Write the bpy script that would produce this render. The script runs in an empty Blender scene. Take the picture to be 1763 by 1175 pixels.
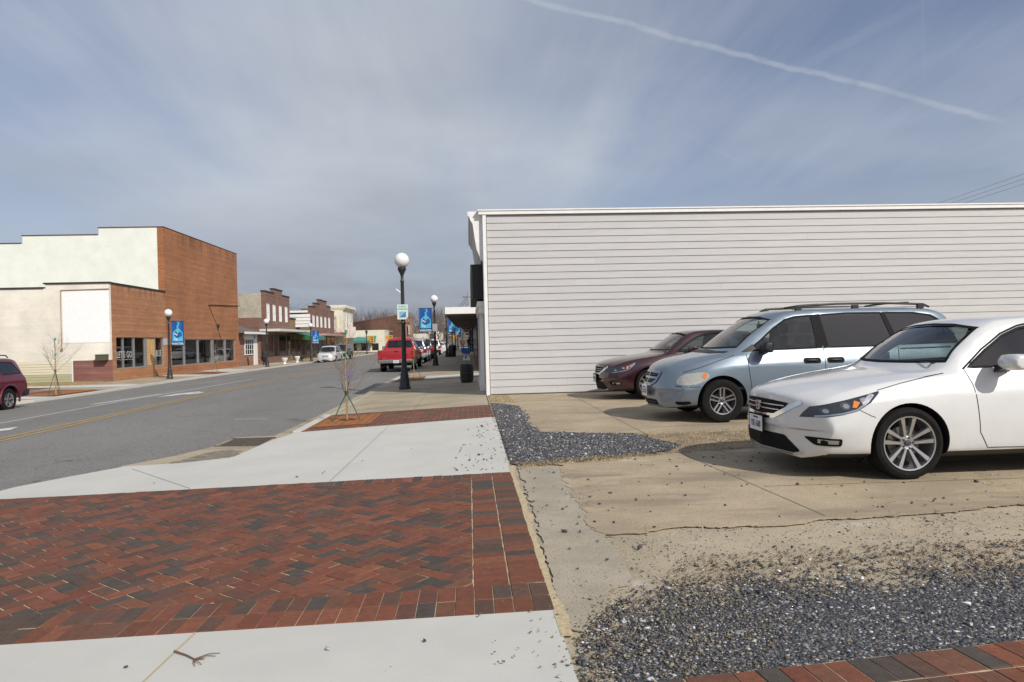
import bpy, bmesh, math, random
import numpy as np
from mathutils import Vector, Matrix
from mathutils.bvhtree import BVHTree
random.seed(7); RN = np.random.RandomState(5)
S = bpy.context.scene; COL = S.collection
R = math.radians
# ------------------------------------------------------------------ camera, sky, sun, exposure
cam = bpy.data.cameras.new('camera'); co = bpy.data.objects.new('camera', cam); COL.objects.link(co)
cam.sensor_width = 36; cam.lens = 1200/1763*36; cam.clip_end = 3000; cam.clip_start = .05
XC = Vector((0.99783545, -0.02434719, 0.06108699)); YC = Vector((-0.06113538, -0.00124766, 0.9981287)); ZC = Vector((-0.02422541, -0.99970278, -0.00273343))
mr = Vector((XC[0], YC[0], ZC[0])); md = Vector((XC[1], YC[1], ZC[1])); mf = Vector((XC[2], YC[2], ZC[2]))
m = Matrix((mr, -md, -mf)).transposed().to_4x4(); m.translation = (0, 0, 1.38); co.matrix_world = m
S.camera = co
def pxdir(px, py):
    return (mr*(px-881.5) + md*(py-587.5) + mf*1200).normalized()
SUN = Vector((.61, -.79, 0)).normalized()*math.cos(R(38)) + Vector((0, 0, math.sin(R(38))))
W = bpy.data.worlds.new('World'); S.world = W; W.use_nodes = True
def world():
    nt = W.node_tree; nt.nodes.clear(); N = nt.nodes.new; L = nt.links.new
    out = N('ShaderNodeOutputWorld'); bg = N('ShaderNodeBackground'); L(bg.outputs[0], out.inputs[0]); bg.inputs[1].default_value = .1
    sky = N('ShaderNodeTexSky'); sky.sky_type = 'NISHITA'; sky.sun_disc = False; sky.sun_elevation = R(38)
    sky.sun_rotation = math.atan2(SUN.x, SUN.y); sky.air_density = 1.0; sky.dust_density = 1.5; sky.ozone_density = 1.6
    tc = N('ShaderNodeTexCoord')
    def math_(op, a, b=None, c=None):
        n = N('ShaderNodeMath'); n.operation = op
        for i, v in enumerate((a, b, c)):
            if v is None: continue
            if isinstance(v, (int, float)): n.inputs[i].default_value = v
            else: L(v, n.inputs[i])
        return n.outputs[0]
    def mr_(v, a, b, c, d):
        n = N('ShaderNodeMapRange'); n.interpolation_type = 'SMOOTHSTEP'; L(v, n.inputs[0])
        for i, x in enumerate((a, b, c, d)): n.inputs[i+1].default_value = x
        return n.outputs[0]
    sp = N('ShaderNodeSeparateXYZ'); L(tc.outputs['Generated'], sp.inputs[0])
    zz = math_('MAXIMUM', sp.outputs[2], 0.0)
    den = math_('ADD', zz, .12)
    cb = N('ShaderNodeCombineXYZ'); L(math_('DIVIDE', sp.outputs[0], den), cb.inputs[0]); L(math_('DIVIDE', sp.outputs[1], den), cb.inputs[1])
    def noise(vec, rot, sc, scale, det, rough, dist=0):
        mp = N('ShaderNodeMapping'); mp.inputs['Rotation'].default_value[2] = R(rot); mp.inputs['Scale'].default_value = sc; L(vec, mp.inputs[0])
        n = N('ShaderNodeTexNoise'); n.inputs['Scale'].default_value = scale; n.inputs['Detail'].default_value = det; n.inputs['Roughness'].default_value = rough
        n.inputs['Distortion'].default_value = dist; L(mp.outputs[0], n.inputs[0]); return n.outputs[0]
    big = noise(cb.outputs[0], -20, (1, .8, 1), .55, 3, .5, .3)
    fine = noise(cb.outputs[0], -52, (3.0, .55, 1), .8, 6, .6, .4)
    a = math_('ADD', math_('MULTIPLY', big, .68), math_('MULTIPLY', fine, .32))
    cl = mr_(a, .34, .66, .30, .88)
    def blob(px, py, a0, a1, v0, v1):
        d = N('ShaderNodeVectorMath'); d.operation = 'DOT_PRODUCT'; L(tc.outputs['Generated'], d.inputs[0]); d.inputs[1].default_value = pxdir(px, py); return mr_(d.outputs['Value'], math.cos(R(a1)), math.cos(R(a0)), v0, v1)
    veil = blob(600, 260, 2, 34, 0, .38); blue = math_('ADD', blob(1300, 20, 0, 32, 0, .32), blob(40, -120, 0, 26, 0, .34))
    cl = math_('SUBTRACT', math_('ADD', cl, veil), blue); cl = math_('MINIMUM', math_('MAXIMUM', cl, .12), .97)
    low = mr_(zz, .02, .30, .9, 0)                       # veil thickens towards the horizon
    cl = math_('MAXIMUM', cl, math_('MULTIPLY', low, .95))
    # contrails: thin bands along great circles
    def trail(p0, p1, w, amt, end=None):
        d0, d1 = pxdir(*p0), pxdir(*p1); n = d0.cross(d1).normalized()
        dt = N('ShaderNodeVectorMath'); dt.operation = 'DOT_PRODUCT'; L(tc.outputs['Generated'], dt.inputs[0]); dt.inputs[1].default_value = n
        wob = noise(tc.outputs['Generated'], 0, (1, 1, 1), 7, 4, .6)
        off = math_('MULTIPLY', math_('SUBTRACT', wob, .5), .02 if amt > .3 else .004)
        ab = math_('ABSOLUTE', math_('ADD', dt.outputs['Value'], off))
        t = mr_(ab, w*.2, w, amt, 0)
        mid = (d0+d1).normalized(); ca = mid.dot(d0)
        dm = N('ShaderNodeVectorMath'); dm.operation = 'DOT_PRODUCT'; L(tc.outputs['Generated'], dm.inputs[0]); dm.inputs[1].default_value = mid
        gate = mr_(dm.outputs['Value'], ca-.004, ca+.012, 0, 1)
        brk = noise(tc.outputs['Generated'], 0, (1, 1, 1), 38, 3, .6)
        return math_('MULTIPLY', math_('MULTIPLY', t, gate), mr_(brk, .25, .6, .45, 1))
    for tr in (trail((800, -32), (1735, 212), .0050, .42), trail((1290, 160), (1640, -20), .009, .10), trail((1586, -80), (1592, 160), .003, .10), trail((1150, 218), (1310, 296), .0028, .22)):
        cl = math_('MAXIMUM', cl, math_('ADD', math_('MULTIPLY', cl, math_('SUBTRACT', 1.0, tr)), tr))
    col = N('ShaderNodeMix'); col.data_type = 'RGBA'; L(mr_(zz, .0, .30, 0, 1), col.inputs[0])
    col.inputs[6].default_value = (3.3, 3.65, 4.35, 1); col.inputs[7].default_value = (5.45, 5.85, 6.55, 1)
    br = noise(cb.outputs[0], 35, (1, 1, 1), .9, 4, .55)
    cm = N('ShaderNodeVectorMath'); cm.operation = 'SCALE'; L(col.outputs[2], cm.inputs[0]); L(mr_(br, .25, .75, .88, 1.13), cm.inputs[3])
    mx = N('ShaderNodeMix'); mx.data_type = 'RGBA'; L(cl, mx.inputs[0]); tn = N('ShaderNodeMix'); tn.data_type = 'RGBA'; tn.blend_type = 'MULTIPLY'; tn.inputs[0].default_value = 1; L(sky.outputs[0], tn.inputs[6]); tn.inputs[7].default_value = (1.08, 1.0, 1.06, 1); L(tn.outputs[2], mx.inputs[6]); L(cm.outputs[0], mx.inputs[7])
    L(mx.outputs[2], bg.inputs[0])
world()
sl = bpy.data.lights.new('sun', 'SUN'); sl.energy = 4.0; sl.angle = R(.55); sl.color = (1, .95, .87)
so = bpy.data.objects.new('sun', sl); COL.objects.link(so); so.rotation_euler = (-SUN).to_track_quat('-Z', 'Y').to_euler(); so.location = (10, -10, 20)
S.view_settings.view_transform = 'Standard'; S.view_settings.look = 'None'; S.view_settings.gamma = 1; S.view_settings.exposure = -.06
# ------------------------------------------------------------------ materials
MT = {}
def s2l(*c):
    return tuple(((x/255)/12.92 if x/255 <= .04045 else ((x/255+.055)/1.055)**2.4) for x in c)
def mat(name, col, rough=.6, metal=0, var=0, vs=4, bump=0, bs=40, coat=0, col2=None, vs2=None, spec=.5, emit=0, stretch=None, attr=None):
    m = bpy.data.materials.new(name); m.use_nodes = True; nt = m.node_tree; N = nt.nodes.new; L = nt.links.new
    b = nt.nodes['Principled BSDF']; MT[name] = m
    b.inputs['Base Color'].default_value = (*col, 1); b.inputs['Roughness'].default_value = rough; b.inputs['Metallic'].default_value = metal
    b.inputs['Coat Weight'].default_value = coat; b.inputs['Coat Roughness'].default_value = .04; b.inputs['Specular IOR Level'].default_value = spec
    m.diffuse_color = (*col, 1)
    g = N('ShaderNodeTexCoord'); mp = N('ShaderNodeMapping'); L(g.outputs['Object'], mp.inputs[0])
    if stretch: mp.inputs['Scale'].default_value = stretch
    src = None
    if attr:
        at = N('ShaderNodeAttribute'); at.attribute_name = attr; src = at.outputs[0]
    if var or col2:
        n = N('ShaderNodeTexNoise'); n.inputs['Scale'].default_value = vs; n.inputs['Detail'].default_value = 7; n.inputs['Roughness'].default_value = .62; L(mp.outputs[0], n.inputs[0])
        cr = N('ShaderNodeMapRange'); cr.interpolation_type = 'SMOOTHSTEP'; L(n.outputs[0], cr.inputs[0]); cr.inputs[1].default_value = .3; cr.inputs[2].default_value = .7
        mx = N('ShaderNodeMix'); mx.data_type = 'RGBA'; L(cr.outputs[0], mx.inputs[0])
        c2 = col2 or tuple(min(1, x*(1+var)) for x in col)
        c1 = tuple(x*(1-var) for x in col)
        if src is not None:
            mx.inputs[6].default_value = (1-var,)*3+(1,); mx.inputs[7].default_value = (1+var,)*3+(1,)
            mu = N('ShaderNodeMix'); mu.data_type = 'RGBA'; mu.blend_type = 'MULTIPLY'; mu.inputs[0].default_value = 1; L(mx.outputs[2], mu.inputs[6]); L(src, mu.inputs[7]); src = mu.outputs[2]
        else:
            mx.inputs[6].default_value = (*c1, 1); mx.inputs[7].default_value = (*c2, 1); src = mx.outputs[2]
        if vs2:
            n2 = N('ShaderNodeTexNoise'); n2.inputs['Scale'].default_value = vs2; n2.inputs['Detail'].default_value = 4; L(mp.outputs[0], n2.inputs[0])
            r2 = N('ShaderNodeMapRange'); L(n2.outputs[0], r2.inputs[0]); r2.inputs[1].default_value = .25; r2.inputs[2].default_value = .75; r2.inputs[3].default_value = .78; r2.inputs[4].default_value = 1.2
            v = N('ShaderNodeVectorMath'); v.operation = 'SCALE'; L(src, v.inputs[0]); L(r2.outputs[0], v.inputs[3]); src = v.outputs[0]
    if src is not None: L(src, b.inputs['Base Color'])
    if bump:
        n3 = N('ShaderNodeTexNoise'); n3.inputs['Scale'].default_value = bs; n3.inputs['Detail'].default_value = 6; L(mp.outputs[0], n3.inputs[0])
        bp = N('ShaderNodeBump'); bp.inputs['Strength'].default_value = 1; bp.inputs['Distance'].default_value = bump; L(n3.outputs[0], bp.inputs['Height']); L(bp.outputs[0], b.inputs['Normal'])
    if emit: b.inputs['Emission Color'].default_value = (*col, 1); b.inputs['Emission Strength'].default_value = emit
    return m
def cracks(m, scale, width, dark, dist=.25, amount=1.0, wander=3):
    """thin dark cracks multiplied into the base colour and pressed into the surface"""
    nt = m.node_tree; N = nt.nodes.new; L = nt.links.new; b = nt.nodes['Principled BSDF']
    old = b.inputs['Base Color'].links[0].from_socket
    g = N('ShaderNodeTexCoord'); nz = N('ShaderNodeTexNoise'); nz.inputs['Scale'].default_value = wander; nz.inputs['Detail'].default_value = 5; L(g.outputs['Object'], nz.inputs[0])
    va = N('ShaderNodeVectorMath'); va.operation = 'SCALE'; va.inputs[3].default_value = dist; L(nz.outputs['Color'], va.inputs[0])
    vb = N('ShaderNodeVectorMath'); vb.operation = 'ADD'; L(va.outputs[0], vb.inputs[0]); L(g.outputs['Object'], vb.inputs[1])
    vo = N('ShaderNodeTexVoronoi'); vo.feature = 'DISTANCE_TO_EDGE'; vo.inputs['Scale'].default_value = scale; L(vb.outputs[0], vo.inputs[0])
    r = N('ShaderNodeMapRange'); L(vo.outputs[0], r.inputs[0]); r.inputs[1].default_value = 0; r.inputs[2].default_value = width; r.inputs[3].default_value = 1; r.inputs[4].default_value = 0
    n2 = N('ShaderNodeTexNoise'); n2.inputs['Scale'].default_value = .9; L(g.outputs['Object'], n2.inputs[0])
    gt = N('ShaderNodeMapRange'); L(n2.outputs[0], gt.inputs[0]); gt.inputs[1].default_value = .45; gt.inputs[2].default_value = .55; gt.inputs[4].default_value = amount
    mu = N('ShaderNodeMath'); mu.operation = 'MULTIPLY'; L(r.outputs[0], mu.inputs[0]); L(gt.outputs[0], mu.inputs[1])
    mx = N('ShaderNodeMix'); mx.data_type = 'RGBA'; L(mu.outputs[0], mx.inputs[0]); L(old, mx.inputs[6]); mx.inputs[7].default_value = (*dark, 1)
    L(mx.outputs[2], b.inputs['Base Color'])
def speckle(m, scale, thr, col, amount=.8):
    nt = m.node_tree; N = nt.nodes.new; L = nt.links.new; b = nt.nodes['Principled BSDF']
    old = b.inputs['Base Color'].links[0].from_socket
    g = N('ShaderNodeTexCoord'); vo = N('ShaderNodeTexVoronoi'); vo.inputs['Scale'].default_value = scale; L(g.outputs['Object'], vo.inputs[0])
    sp = N('ShaderNodeSeparateColor'); L(vo.outputs['Color'], sp.inputs[0])
    gt = N('ShaderNodeMath'); gt.operation = 'GREATER_THAN'; gt.inputs[1].default_value = thr; L(sp.outputs[0], gt.inputs[0])
    mu = N('ShaderNodeMath'); mu.operation = 'MULTIPLY'; mu.inputs[1].default_value = amount; L(gt.outputs[0], mu.inputs[0])
    mx = N('ShaderNodeMix'); mx.data_type = 'RGBA'; L(mu.outputs[0], mx.inputs[0]); L(old, mx.inputs[6]); mx.inputs[7].default_value = (*col, 1); L(mx.outputs[2], b.inputs['Base Color'])
def blotch(m, scale, lo, hi, col, stretch=(1, 1, 1), detail=6):
    nt = m.node_tree; N = nt.nodes.new; L = nt.links.new; b = nt.nodes['Principled BSDF']
    old = b.inputs['Base Color'].links[0].from_socket
    g = N('ShaderNodeTexCoord'); mp = N('ShaderNodeMapping'); mp.inputs['Scale'].default_value = stretch; mp.inputs['Location'].default_value = (scale*3, 7, 1); L(g.outputs['Object'], mp.inputs[0])
    n = N('ShaderNodeTexNoise'); n.inputs['Scale'].default_value = scale; n.inputs['Detail'].default_value = detail; n.inputs['Roughness'].default_value = .65; L(mp.outputs[0], n.inputs[0])
    r = N('ShaderNodeMapRange'); r.interpolation_type = 'SMOOTHSTEP'; L(n.outputs[0], r.inputs[0]); r.inputs[1].default_value = lo; r.inputs[2].default_value = hi; r.inputs[4].default_value = .85
    mx = N('ShaderNodeMix'); mx.data_type = 'RGBA'; L(r.outputs[0], mx.inputs[0]); L(old, mx.inputs[6]); mx.inputs[7].default_value = (*col, 1); L(mx.outputs[2], b.inputs['Base Color'])
def brickmat(name, c1, c2, mortar, bw=.203, rh=.0677, ms=.010, bump=.004, soot=None, band=1.0):
    m = bpy.data.materials.new(name); m.use_nodes = True; nt = m.node_tree; N = nt.nodes.new; L = nt.links.new; b = nt.nodes['Principled BSDF']; MT[name] = m
    g = N('ShaderNodeNewGeometry'); sp = N('ShaderNodeSeparateXYZ'); L(g.outputs['Position'], sp.inputs[0])
    ad = N('ShaderNodeMath'); L(sp.outputs[0], ad.inputs[0]); L(sp.outputs[1], ad.inputs[1]); cb = N('ShaderNodeCombineXYZ'); L(ad.outputs[0], cb.inputs[0]); L(sp.outputs[2], cb.inputs[1])
    bt = N('ShaderNodeTexBrick'); L(cb.outputs[0], bt.inputs[0]); bt.inputs['Scale'].default_value = 1; bt.inputs['Brick Width'].default_value = bw; bt.inputs['Row Height'].default_value = rh
    bt.inputs['Mortar Size'].default_value = ms; bt.inputs['Mortar Smooth'].default_value = .2; bt.inputs['Bias'].default_value = -.2
    bt.inputs['Color1'].default_value = (*c1, 1); bt.inputs['Color2'].default_value = (*c2, 1); bt.inputs['Mortar'].default_value = (*mortar, 1)
    n = N('ShaderNodeTexNoise'); n.inputs['Scale'].default_value = .5; n.inputs['Detail'].default_value = 8; n.inputs['Roughness'].default_value = .65; L(g.outputs['Position'], n.inputs[0])
    r = N('ShaderNodeMapRange'); L(n.outputs[0], r.inputs[0]); r.inputs[1].default_value = .3; r.inputs[2].default_value = .7; r.inputs[3].default_value = .80; r.inputs[4].default_value = 1.14
    v = N('ShaderNodeVectorMath'); v.operation = 'SCALE'; L(bt.outputs[0], v.inputs[0])
    # every sixth course is laid in paler headers; single courses also vary in tone
    fr = N('ShaderNodeMath'); fr.operation = 'FRACT'; dv = N('ShaderNodeMath'); dv.operation = 'DIVIDE'; dv.inputs[1].default_value = rh*6; L(sp.outputs[2], dv.inputs[0]); L(dv.outputs[0], fr.inputs[0])
    lt = N('ShaderNodeMath'); lt.operation = 'LESS_THAN'; lt.inputs[1].default_value = .2; L(fr.outputs[0], lt.inputs[0])
    mp3 = N('ShaderNodeMapping'); mp3.inputs['Scale'].default_value = (.25, .25, 7); L(g.outputs['Position'], mp3.inputs[0]); n3 = N('ShaderNodeTexNoise'); n3.inputs['Scale'].default_value = 1; n3.inputs['Detail'].default_value = 3; L(mp3.outputs[0], n3.inputs[0])
    r3 = N('ShaderNodeMapRange'); L(n3.outputs[0], r3.inputs[0]); r3.inputs[1].default_value = .3; r3.inputs[2].default_value = .7; r3.inputs[3].default_value = 1-.14*band; r3.inputs[4].default_value = 1+.12*band
    ma = N('ShaderNodeMath'); ma.operation = 'MULTIPLY_ADD'; ma.inputs[1].default_value = .15*band; L(lt.outputs[0], ma.inputs[0]); L(r3.outputs[0], ma.inputs[2])
    mb = N('ShaderNodeMath'); mb.operation = 'MULTIPLY'; L(ma.outputs[0], mb.inputs[0]); L(r.outputs[0], mb.inputs[1]); L(mb.outputs[0], v.inputs[3]); src = v.outputs[0]
    if soot:   # old vertical streaks below the coping, between two heights
        mp = N('ShaderNodeMapping'); mp.inputs['Scale'].default_value = (1, 1, .12); L(g.outputs['Position'], mp.inputs[0])
        n2 = N('ShaderNodeTexNoise'); n2.inputs['Scale'].default_value = 2.2; n2.inputs['Detail'].default_value = 4; L(mp.outputs[0], n2.inputs[0])
        r2 = N('ShaderNodeMapRange'); L(n2.outputs[0], r2.inputs[0]); r2.inputs[1].default_value = .50; r2.inputs[2].default_value = .68; r2.inputs[4].default_value = .55
        hz = N('ShaderNodeMapRange'); L(sp.outputs[2], hz.inputs[0]); hz.inputs[1].default_value = soot[0]; hz.inputs[2].default_value = soot[1]
        mm = N('ShaderNodeMath'); mm.operation = 'MULTIPLY'; L(r2.outputs[0], mm.inputs[0]); L(hz.outputs[0], mm.inputs[1])
        mx = N('ShaderNodeMix'); mx.data_type = 'RGBA'; L(mm.outputs[0], mx.inputs[0]); L(src, mx.inputs[6]); mx.inputs[7].default_value = (.06, .045, .04, 1); src = mx.outputs[2]
    L(src, b.inputs['Base Color']); b.inputs['Roughness'].default_value = .85
    bp = N('ShaderNodeBump'); bp.inputs['Distance'].default_value = bump; bp.invert = True; L(bt.outputs['Fac'], bp.inputs['Height']); L(bp.outputs[0], b.inputs['Normal'])
    return m
def glass(name, tint, rough=.025, ior=1.5):
    m = bpy.data.materials.new(name); m.use_nodes = True; nt = m.node_tree; N = nt.nodes.new; L = nt.links.new; nt.nodes.clear(); MT[name] = m
    o = N('ShaderNodeOutputMaterial'); t = N('ShaderNodeBsdfTransparent'); t.inputs[0].default_value = (*tint, 1); g = N('ShaderNodeBsdfGlossy'); g.inputs['Roughness'].default_value = rough
    f = N('ShaderNodeFresnel'); f.inputs[0].default_value = ior
    ge = N('ShaderNodeNewGeometry'); iv = N('ShaderNodeMix'); iv.data_type = 'FLOAT'; L(ge.outputs['Backfacing'], iv.inputs[0]); iv.inputs[2].default_value = ior; iv.inputs[3].default_value = 1/ior; L(iv.outputs[0], f.inputs[0])
    k = N('ShaderNodeMath'); k.operation = 'MULTIPLY_ADD'; k.inputs[1].default_value = 1.6; k.inputs[2].default_value = .02; k.use_clamp = True; L(f.outputs[0], k.inputs[0])
    mx = N('ShaderNodeMixShader'); L(k.outputs[0], mx.inputs[0]); L(t.outputs[0], mx.inputs[1]); L(g.outputs[0], mx.inputs[2]); L(mx.outputs[0], o.inputs[0]); return m
asphalt = mat('asphalt', (.19, .182, .168), .9, var=.12, vs=.35, vs2=60, bump=.004, bs=160, stretch=(1, .35, 1)); speckle(asphalt, 70, .93, (.30, .29, .26), .7); speckle(asphalt, 45, .955, (.03, .03, .03), .6); blotch(asphalt, .5, .55, .75, (.14, .133, .125), (1, .15, 1)); cracks(asphalt, .35, .004, (.03, .03, .03), .8)
newconc = mat('new_concrete', (.53, .515, .47), .85, var=.05, vs=1.3); blotch(newconc, .7, .52, .80, (.47, .455, .415), (1, .35, 1)); speckle(newconc, 300, .9, (.47, .46, .43), .5); blotch(newconc, 22, .60, .80, (.50, .49, .455))
oldwalk = mat('tan_concrete', (.36, .30, .21), .85, var=.14, vs=1.1, vs2=70, bump=.002, bs=160); speckle(oldwalk, 90, .9, (.52, .45, .33), .6); blotch(oldwalk, .9, .52, .72, (.22, .18, .125), (.4, 1, 1))
slabm = mat('old_slab', (.40, .32, .215), .88, var=.12, vs=1.3, vs2=110, bump=.003, bs=130); blotch(slabm, .8, .5, .72, (.27, .225, .16), (.35, 1, 1)); blotch(slabm, 3.1, .60, .72, (.50, .45, .36), (.5, 1, 1)); blotch(slabm, 1.7, .52, .66, (.25, .20, .135), (.22, 1, 1)); blotch(slabm, .45, .5, .62, (.31, .25, .165), (1, 1, 1)); speckle(slabm, 160, .95, (.12, .10, .08), .7); cracks(slabm, .55, .0045, (.07, .055, .04), .9)
greyslab = mat('grey_slab', (.36, .315, .24), .9, var=.14, vs=2.2, vs2=110, bump=.004, bs=120); blotch(greyslab, 1.8, .5, .7, (.40, .33, .23)); speckle(greyslab, 140, .95, (.14, .12, .10), .7)
aggm = mat('worn_aggregate', (.385, .32, .225), .95, var=.13, vs=1.6, vs2=130, bump=.003, bs=150); speckle(aggm, 130, .93, (.50, .45, .36), .6); speckle(aggm, 120, .965, (.10, .09, .08), .7); blotch(aggm, 1.4, .54, .68, (.28, .235, .17), (.35, 1, 1)); cracks(aggm, .6, .005, (.08, .06, .045), .9); blotch(aggm, 2.9, .6, .7, (.46, .42, .35), (.4, 1, 1))
dirtm = mat('dirt', (.27, .21, .14), .97, var=.3, vs=3, vs2=90, bump=.01, bs=90)
stonebed = mat('gravel_bed', (.055, .055, .062), .9, var=.35, vs=30, vs2=150, bump=.015, bs=110); speckle(stonebed, 85, .87, (.28, .28, .28), .8)
sandm = mat('sand_joint', (.46, .37, .23), .95, var=.2, vs=30, bump=.002, bs=200)
paverm = mat('pavers', (1, 1, 1), .82, var=.16, vs=22, vs2=130, bump=.0015, bs=150, attr='Col'); blotch(paverm, 4.3, .72, .95, (.30, .25, .22), (1, 1, 1)); blotch(paverm, 1.1, .55, .95, (.15, .09, .06), (1, .6, 1))
stonem = mat('gravel_stones', (1, 1, 1), .75, var=.12, vs=60, attr='Col')
whitepaint = mat('road_white', (.60, .60, .57), .8, var=.12, vs=12, vs2=60); yellowpaint = mat('road_yellow', (.42, .275, .075), .8, var=.14, vs=10, vs2=60)
strawm = mat('dry_grass', (1, 1, 1), .9, attr='Col'); fieldm = mat('field', (.16, .125, .07), .95, var=.25, vs=.4, vs2=6)
iron = mat('cast_iron', (.028, .030, .031), .45, var=.2, vs=20); irongrate = mat('iron_grate', (.085, .07, .055), .7, var=.3, vs=20)
rustm = mat('rust', (.50, .20, .05), .9, var=.3, vs=5, col2=(.30, .10, .03))
# ------------------------------------------------------------------ mesh helpers
def tag(o, label=None, cat=None, group=None, kind=None):
    if label: o['label'] = label
    if cat: o['category'] = cat
    if group: o['group'] = group
    if kind: o['kind'] = kind
    return o
def thing(name, label, cat, loc=(0, 0, 0), rz=0, group=None):
    o = bpy.data.objects.new(name, None); o.empty_display_size = .2; COL.objects.link(o); o.location = loc; o.rotation_euler = (0, 0, rz)
    return tag(o, label, cat, group)
class MB:
    def __init__(s): s.v = []; s.f = []; s.m = []; s.cm = 0; s.c = []
    def add(s, vs, fs, col=None):
        n = len(s.v); s.v += [tuple(v) for v in vs]; s.f += [tuple(n+i for i in f) for f in fs]; s.m += [s.cm]*len(fs)
        if col is not None: s.c += [col]*len(vs)
    def box(s, x0, x1, y0, y1, z0, z1):
        s.add([(x0, y0, z0), (x1, y0, z0), (x1, y1, z0), (x0, y1, z0), (x0, y0, z1), (x1, y0, z1), (x1, y1, z1), (x0, y1, z1)],
              [(0, 3, 2, 1), (4, 5, 6, 7), (0, 1, 5, 4), (1, 2, 6, 5), (2, 3, 7, 6), (3, 0, 4, 7)])
    def hexa(s, p): s.add(p, [(0, 3, 2, 1), (4, 5, 6, 7), (0, 1, 5, 4), (1, 2, 6, 5), (2, 3, 7, 6), (3, 0, 4, 7)])
    def tube(s, p0, p1, r0, r1=None, n=8, caps=True):
        p0 = Vector(p0); p1 = Vector(p1); r1 = r0 if r1 is None else r1; d = (p1-p0)
        if d.length < 1e-6: return
        d.normalize(); a = d.orthogonal().normalized(); b = d.cross(a); vs = []
        for p, r in ((p0, r0), (p1, r1)):
            for i in range(n): t = 2*math.pi*i/n; vs.append(p+(a*math.cos(t)+b*math.sin(t))*r)
        fs = [(i, (i+1) % n, n+(i+1) % n, n+i) for i in range(n)]
        if caps: fs += [tuple(range(n-1, -1, -1)), tuple(range(n, 2*n))]
        s.add(vs, fs)
    def path(s, pts, r, n=6):
        for i in range(len(pts)-1): s.tube(pts[i], pts[i+1], r if not isinstance(r, list) else r[i], r if not isinstance(r, list) else r[i+1], n)
    def lathe(s, prof, c=(0, 0, 0), n=24, axis='z', cap=True):
        k = len(prof); vs = []
        for (r, h) in prof:
            for i in range(n):
                t = 2*math.pi*i/n; x, y = r*math.cos(t), r*math.sin(t)
                vs.append((c[0]+x, c[1]+y, c[2]+h) if axis == 'z' else ((c[0]+x, c[1]+h, c[2]+y) if axis == 'y' else (c[0]+h, c[1]+x, c[2]+y)))
        fs = [(j*n+i, j*n+(i+1) % n, (j+1)*n+(i+1) % n, (j+1)*n+i) for j in range(k-1) for i in range(n)]
        if cap and prof[0][0] > 1e-5: fs.append(tuple(range(n-1, -1, -1)))
        if cap and prof[-1][0] > 1e-5: fs.append(tuple((k-1)*n+i for i in range(n)))
        s.add(vs, fs)
    def prism(s, poly, a, b, ax='z'):
        """2D polygon extruded between a and b; ax x: (y,z), y: (x,z), z: (x,y)"""
        def P(q, h): return (h, q[0], q[1]) if ax == 'x' else ((q[0], h, q[1]) if ax == 'y' else (q[0], q[1], h))
        n = len(poly); s.add([P(q, a) for q in poly]+[P(q, b) for q in poly], [tuple(range(n)), tuple(range(2*n-1, n-1, -1))]+[(i, n+i, n+(i+1) % n, (i+1) % n) for i in range(n)])
    def sphere(s, c, r, n=20, m_=12, sx=1, sy=1, sz=1):
        vs = [(c[0], c[1], c[2]+r*sz)]
        for j in range(1, m_):
            p = math.pi*j/m_
            for i in range(n): t = 2*math.pi*i/n; vs.append((c[0]+r*sx*math.sin(p)*math.cos(t), c[1]+r*sy*math.sin(p)*math.sin(t), c[2]+r*sz*math.cos(p)))
        vs.append((c[0], c[1], c[2]-r*sz)); fs = [(0, 1+i, 1+(i+1) % n) for i in range(n)]
        for j in range(m_-2): fs += [(1+j*n+i, 1+(j+1)*n+i, 1+(j+1)*n+(i+1) % n, 1+j*n+(i+1) % n) for i in range(n)]
        fs += [(len(vs)-1, 1+(m_-2)*n+(i+1) % n, 1+(m_-2)*n+i) for i in range(n)]; s.add(vs, fs)
    def build(s, name, mats, parent=None, smooth=None, loc=(0, 0, 0), fix=True, bevel=0):
        me = bpy.data.meshes.new(name); me.from_pydata(s.v, [], s.f); mats = mats if isinstance(mats, (list, tuple)) else [mats]
        for q in mats: me.materials.append(q)
        me.polygons.foreach_set('material_index', s.m)
        if s.c:
            ca = me.color_attributes.new('Col', 'FLOAT_COLOR', 'POINT'); ca.data.foreach_set('color', [x for c in s.c for x in (*c, 1)])
        if fix or bevel:
            b = bmesh.new(); b.from_mesh(me)
            if bevel: bmesh.ops.bevel(b, geom=[e for e in b.edges if e.is_manifold and e.calc_face_angle(0) > .5], offset=bevel, segments=2, affect='EDGES', profile=.6)
            bmesh.ops.recalc_face_normals(b, faces=b.faces); b.to_mesh(me); b.free()
        if smooth is not None:
            me.polygons.foreach_set('use_smooth', [True]*len(me.polygons)); me.set_sharp_from_angle(angle=R(smooth))
        o = bpy.data.objects.new(name, me); COL.objects.link(o); o.location = loc
        if parent: o.parent = parent
        return o
def wavy(poly, i0, i1, n=5):
    out = poly[:i0]; P = [Vector(p) for p in poly]
    for i in range(i0, i1):
        p0, p1, p2, p3 = P[max(0, i-1)], P[i], P[i+1], P[min(len(P)-1, i+2)]
        for k in range(n):
            u = k/n; out.append(tuple(.5*((2*p1)+(p2-p0)*u+(2*p0-5*p1+4*p2-p3)*u*u+(3*p1-p0-3*p2+p3)*u**3)))
    return out+poly[i1:]
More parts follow.
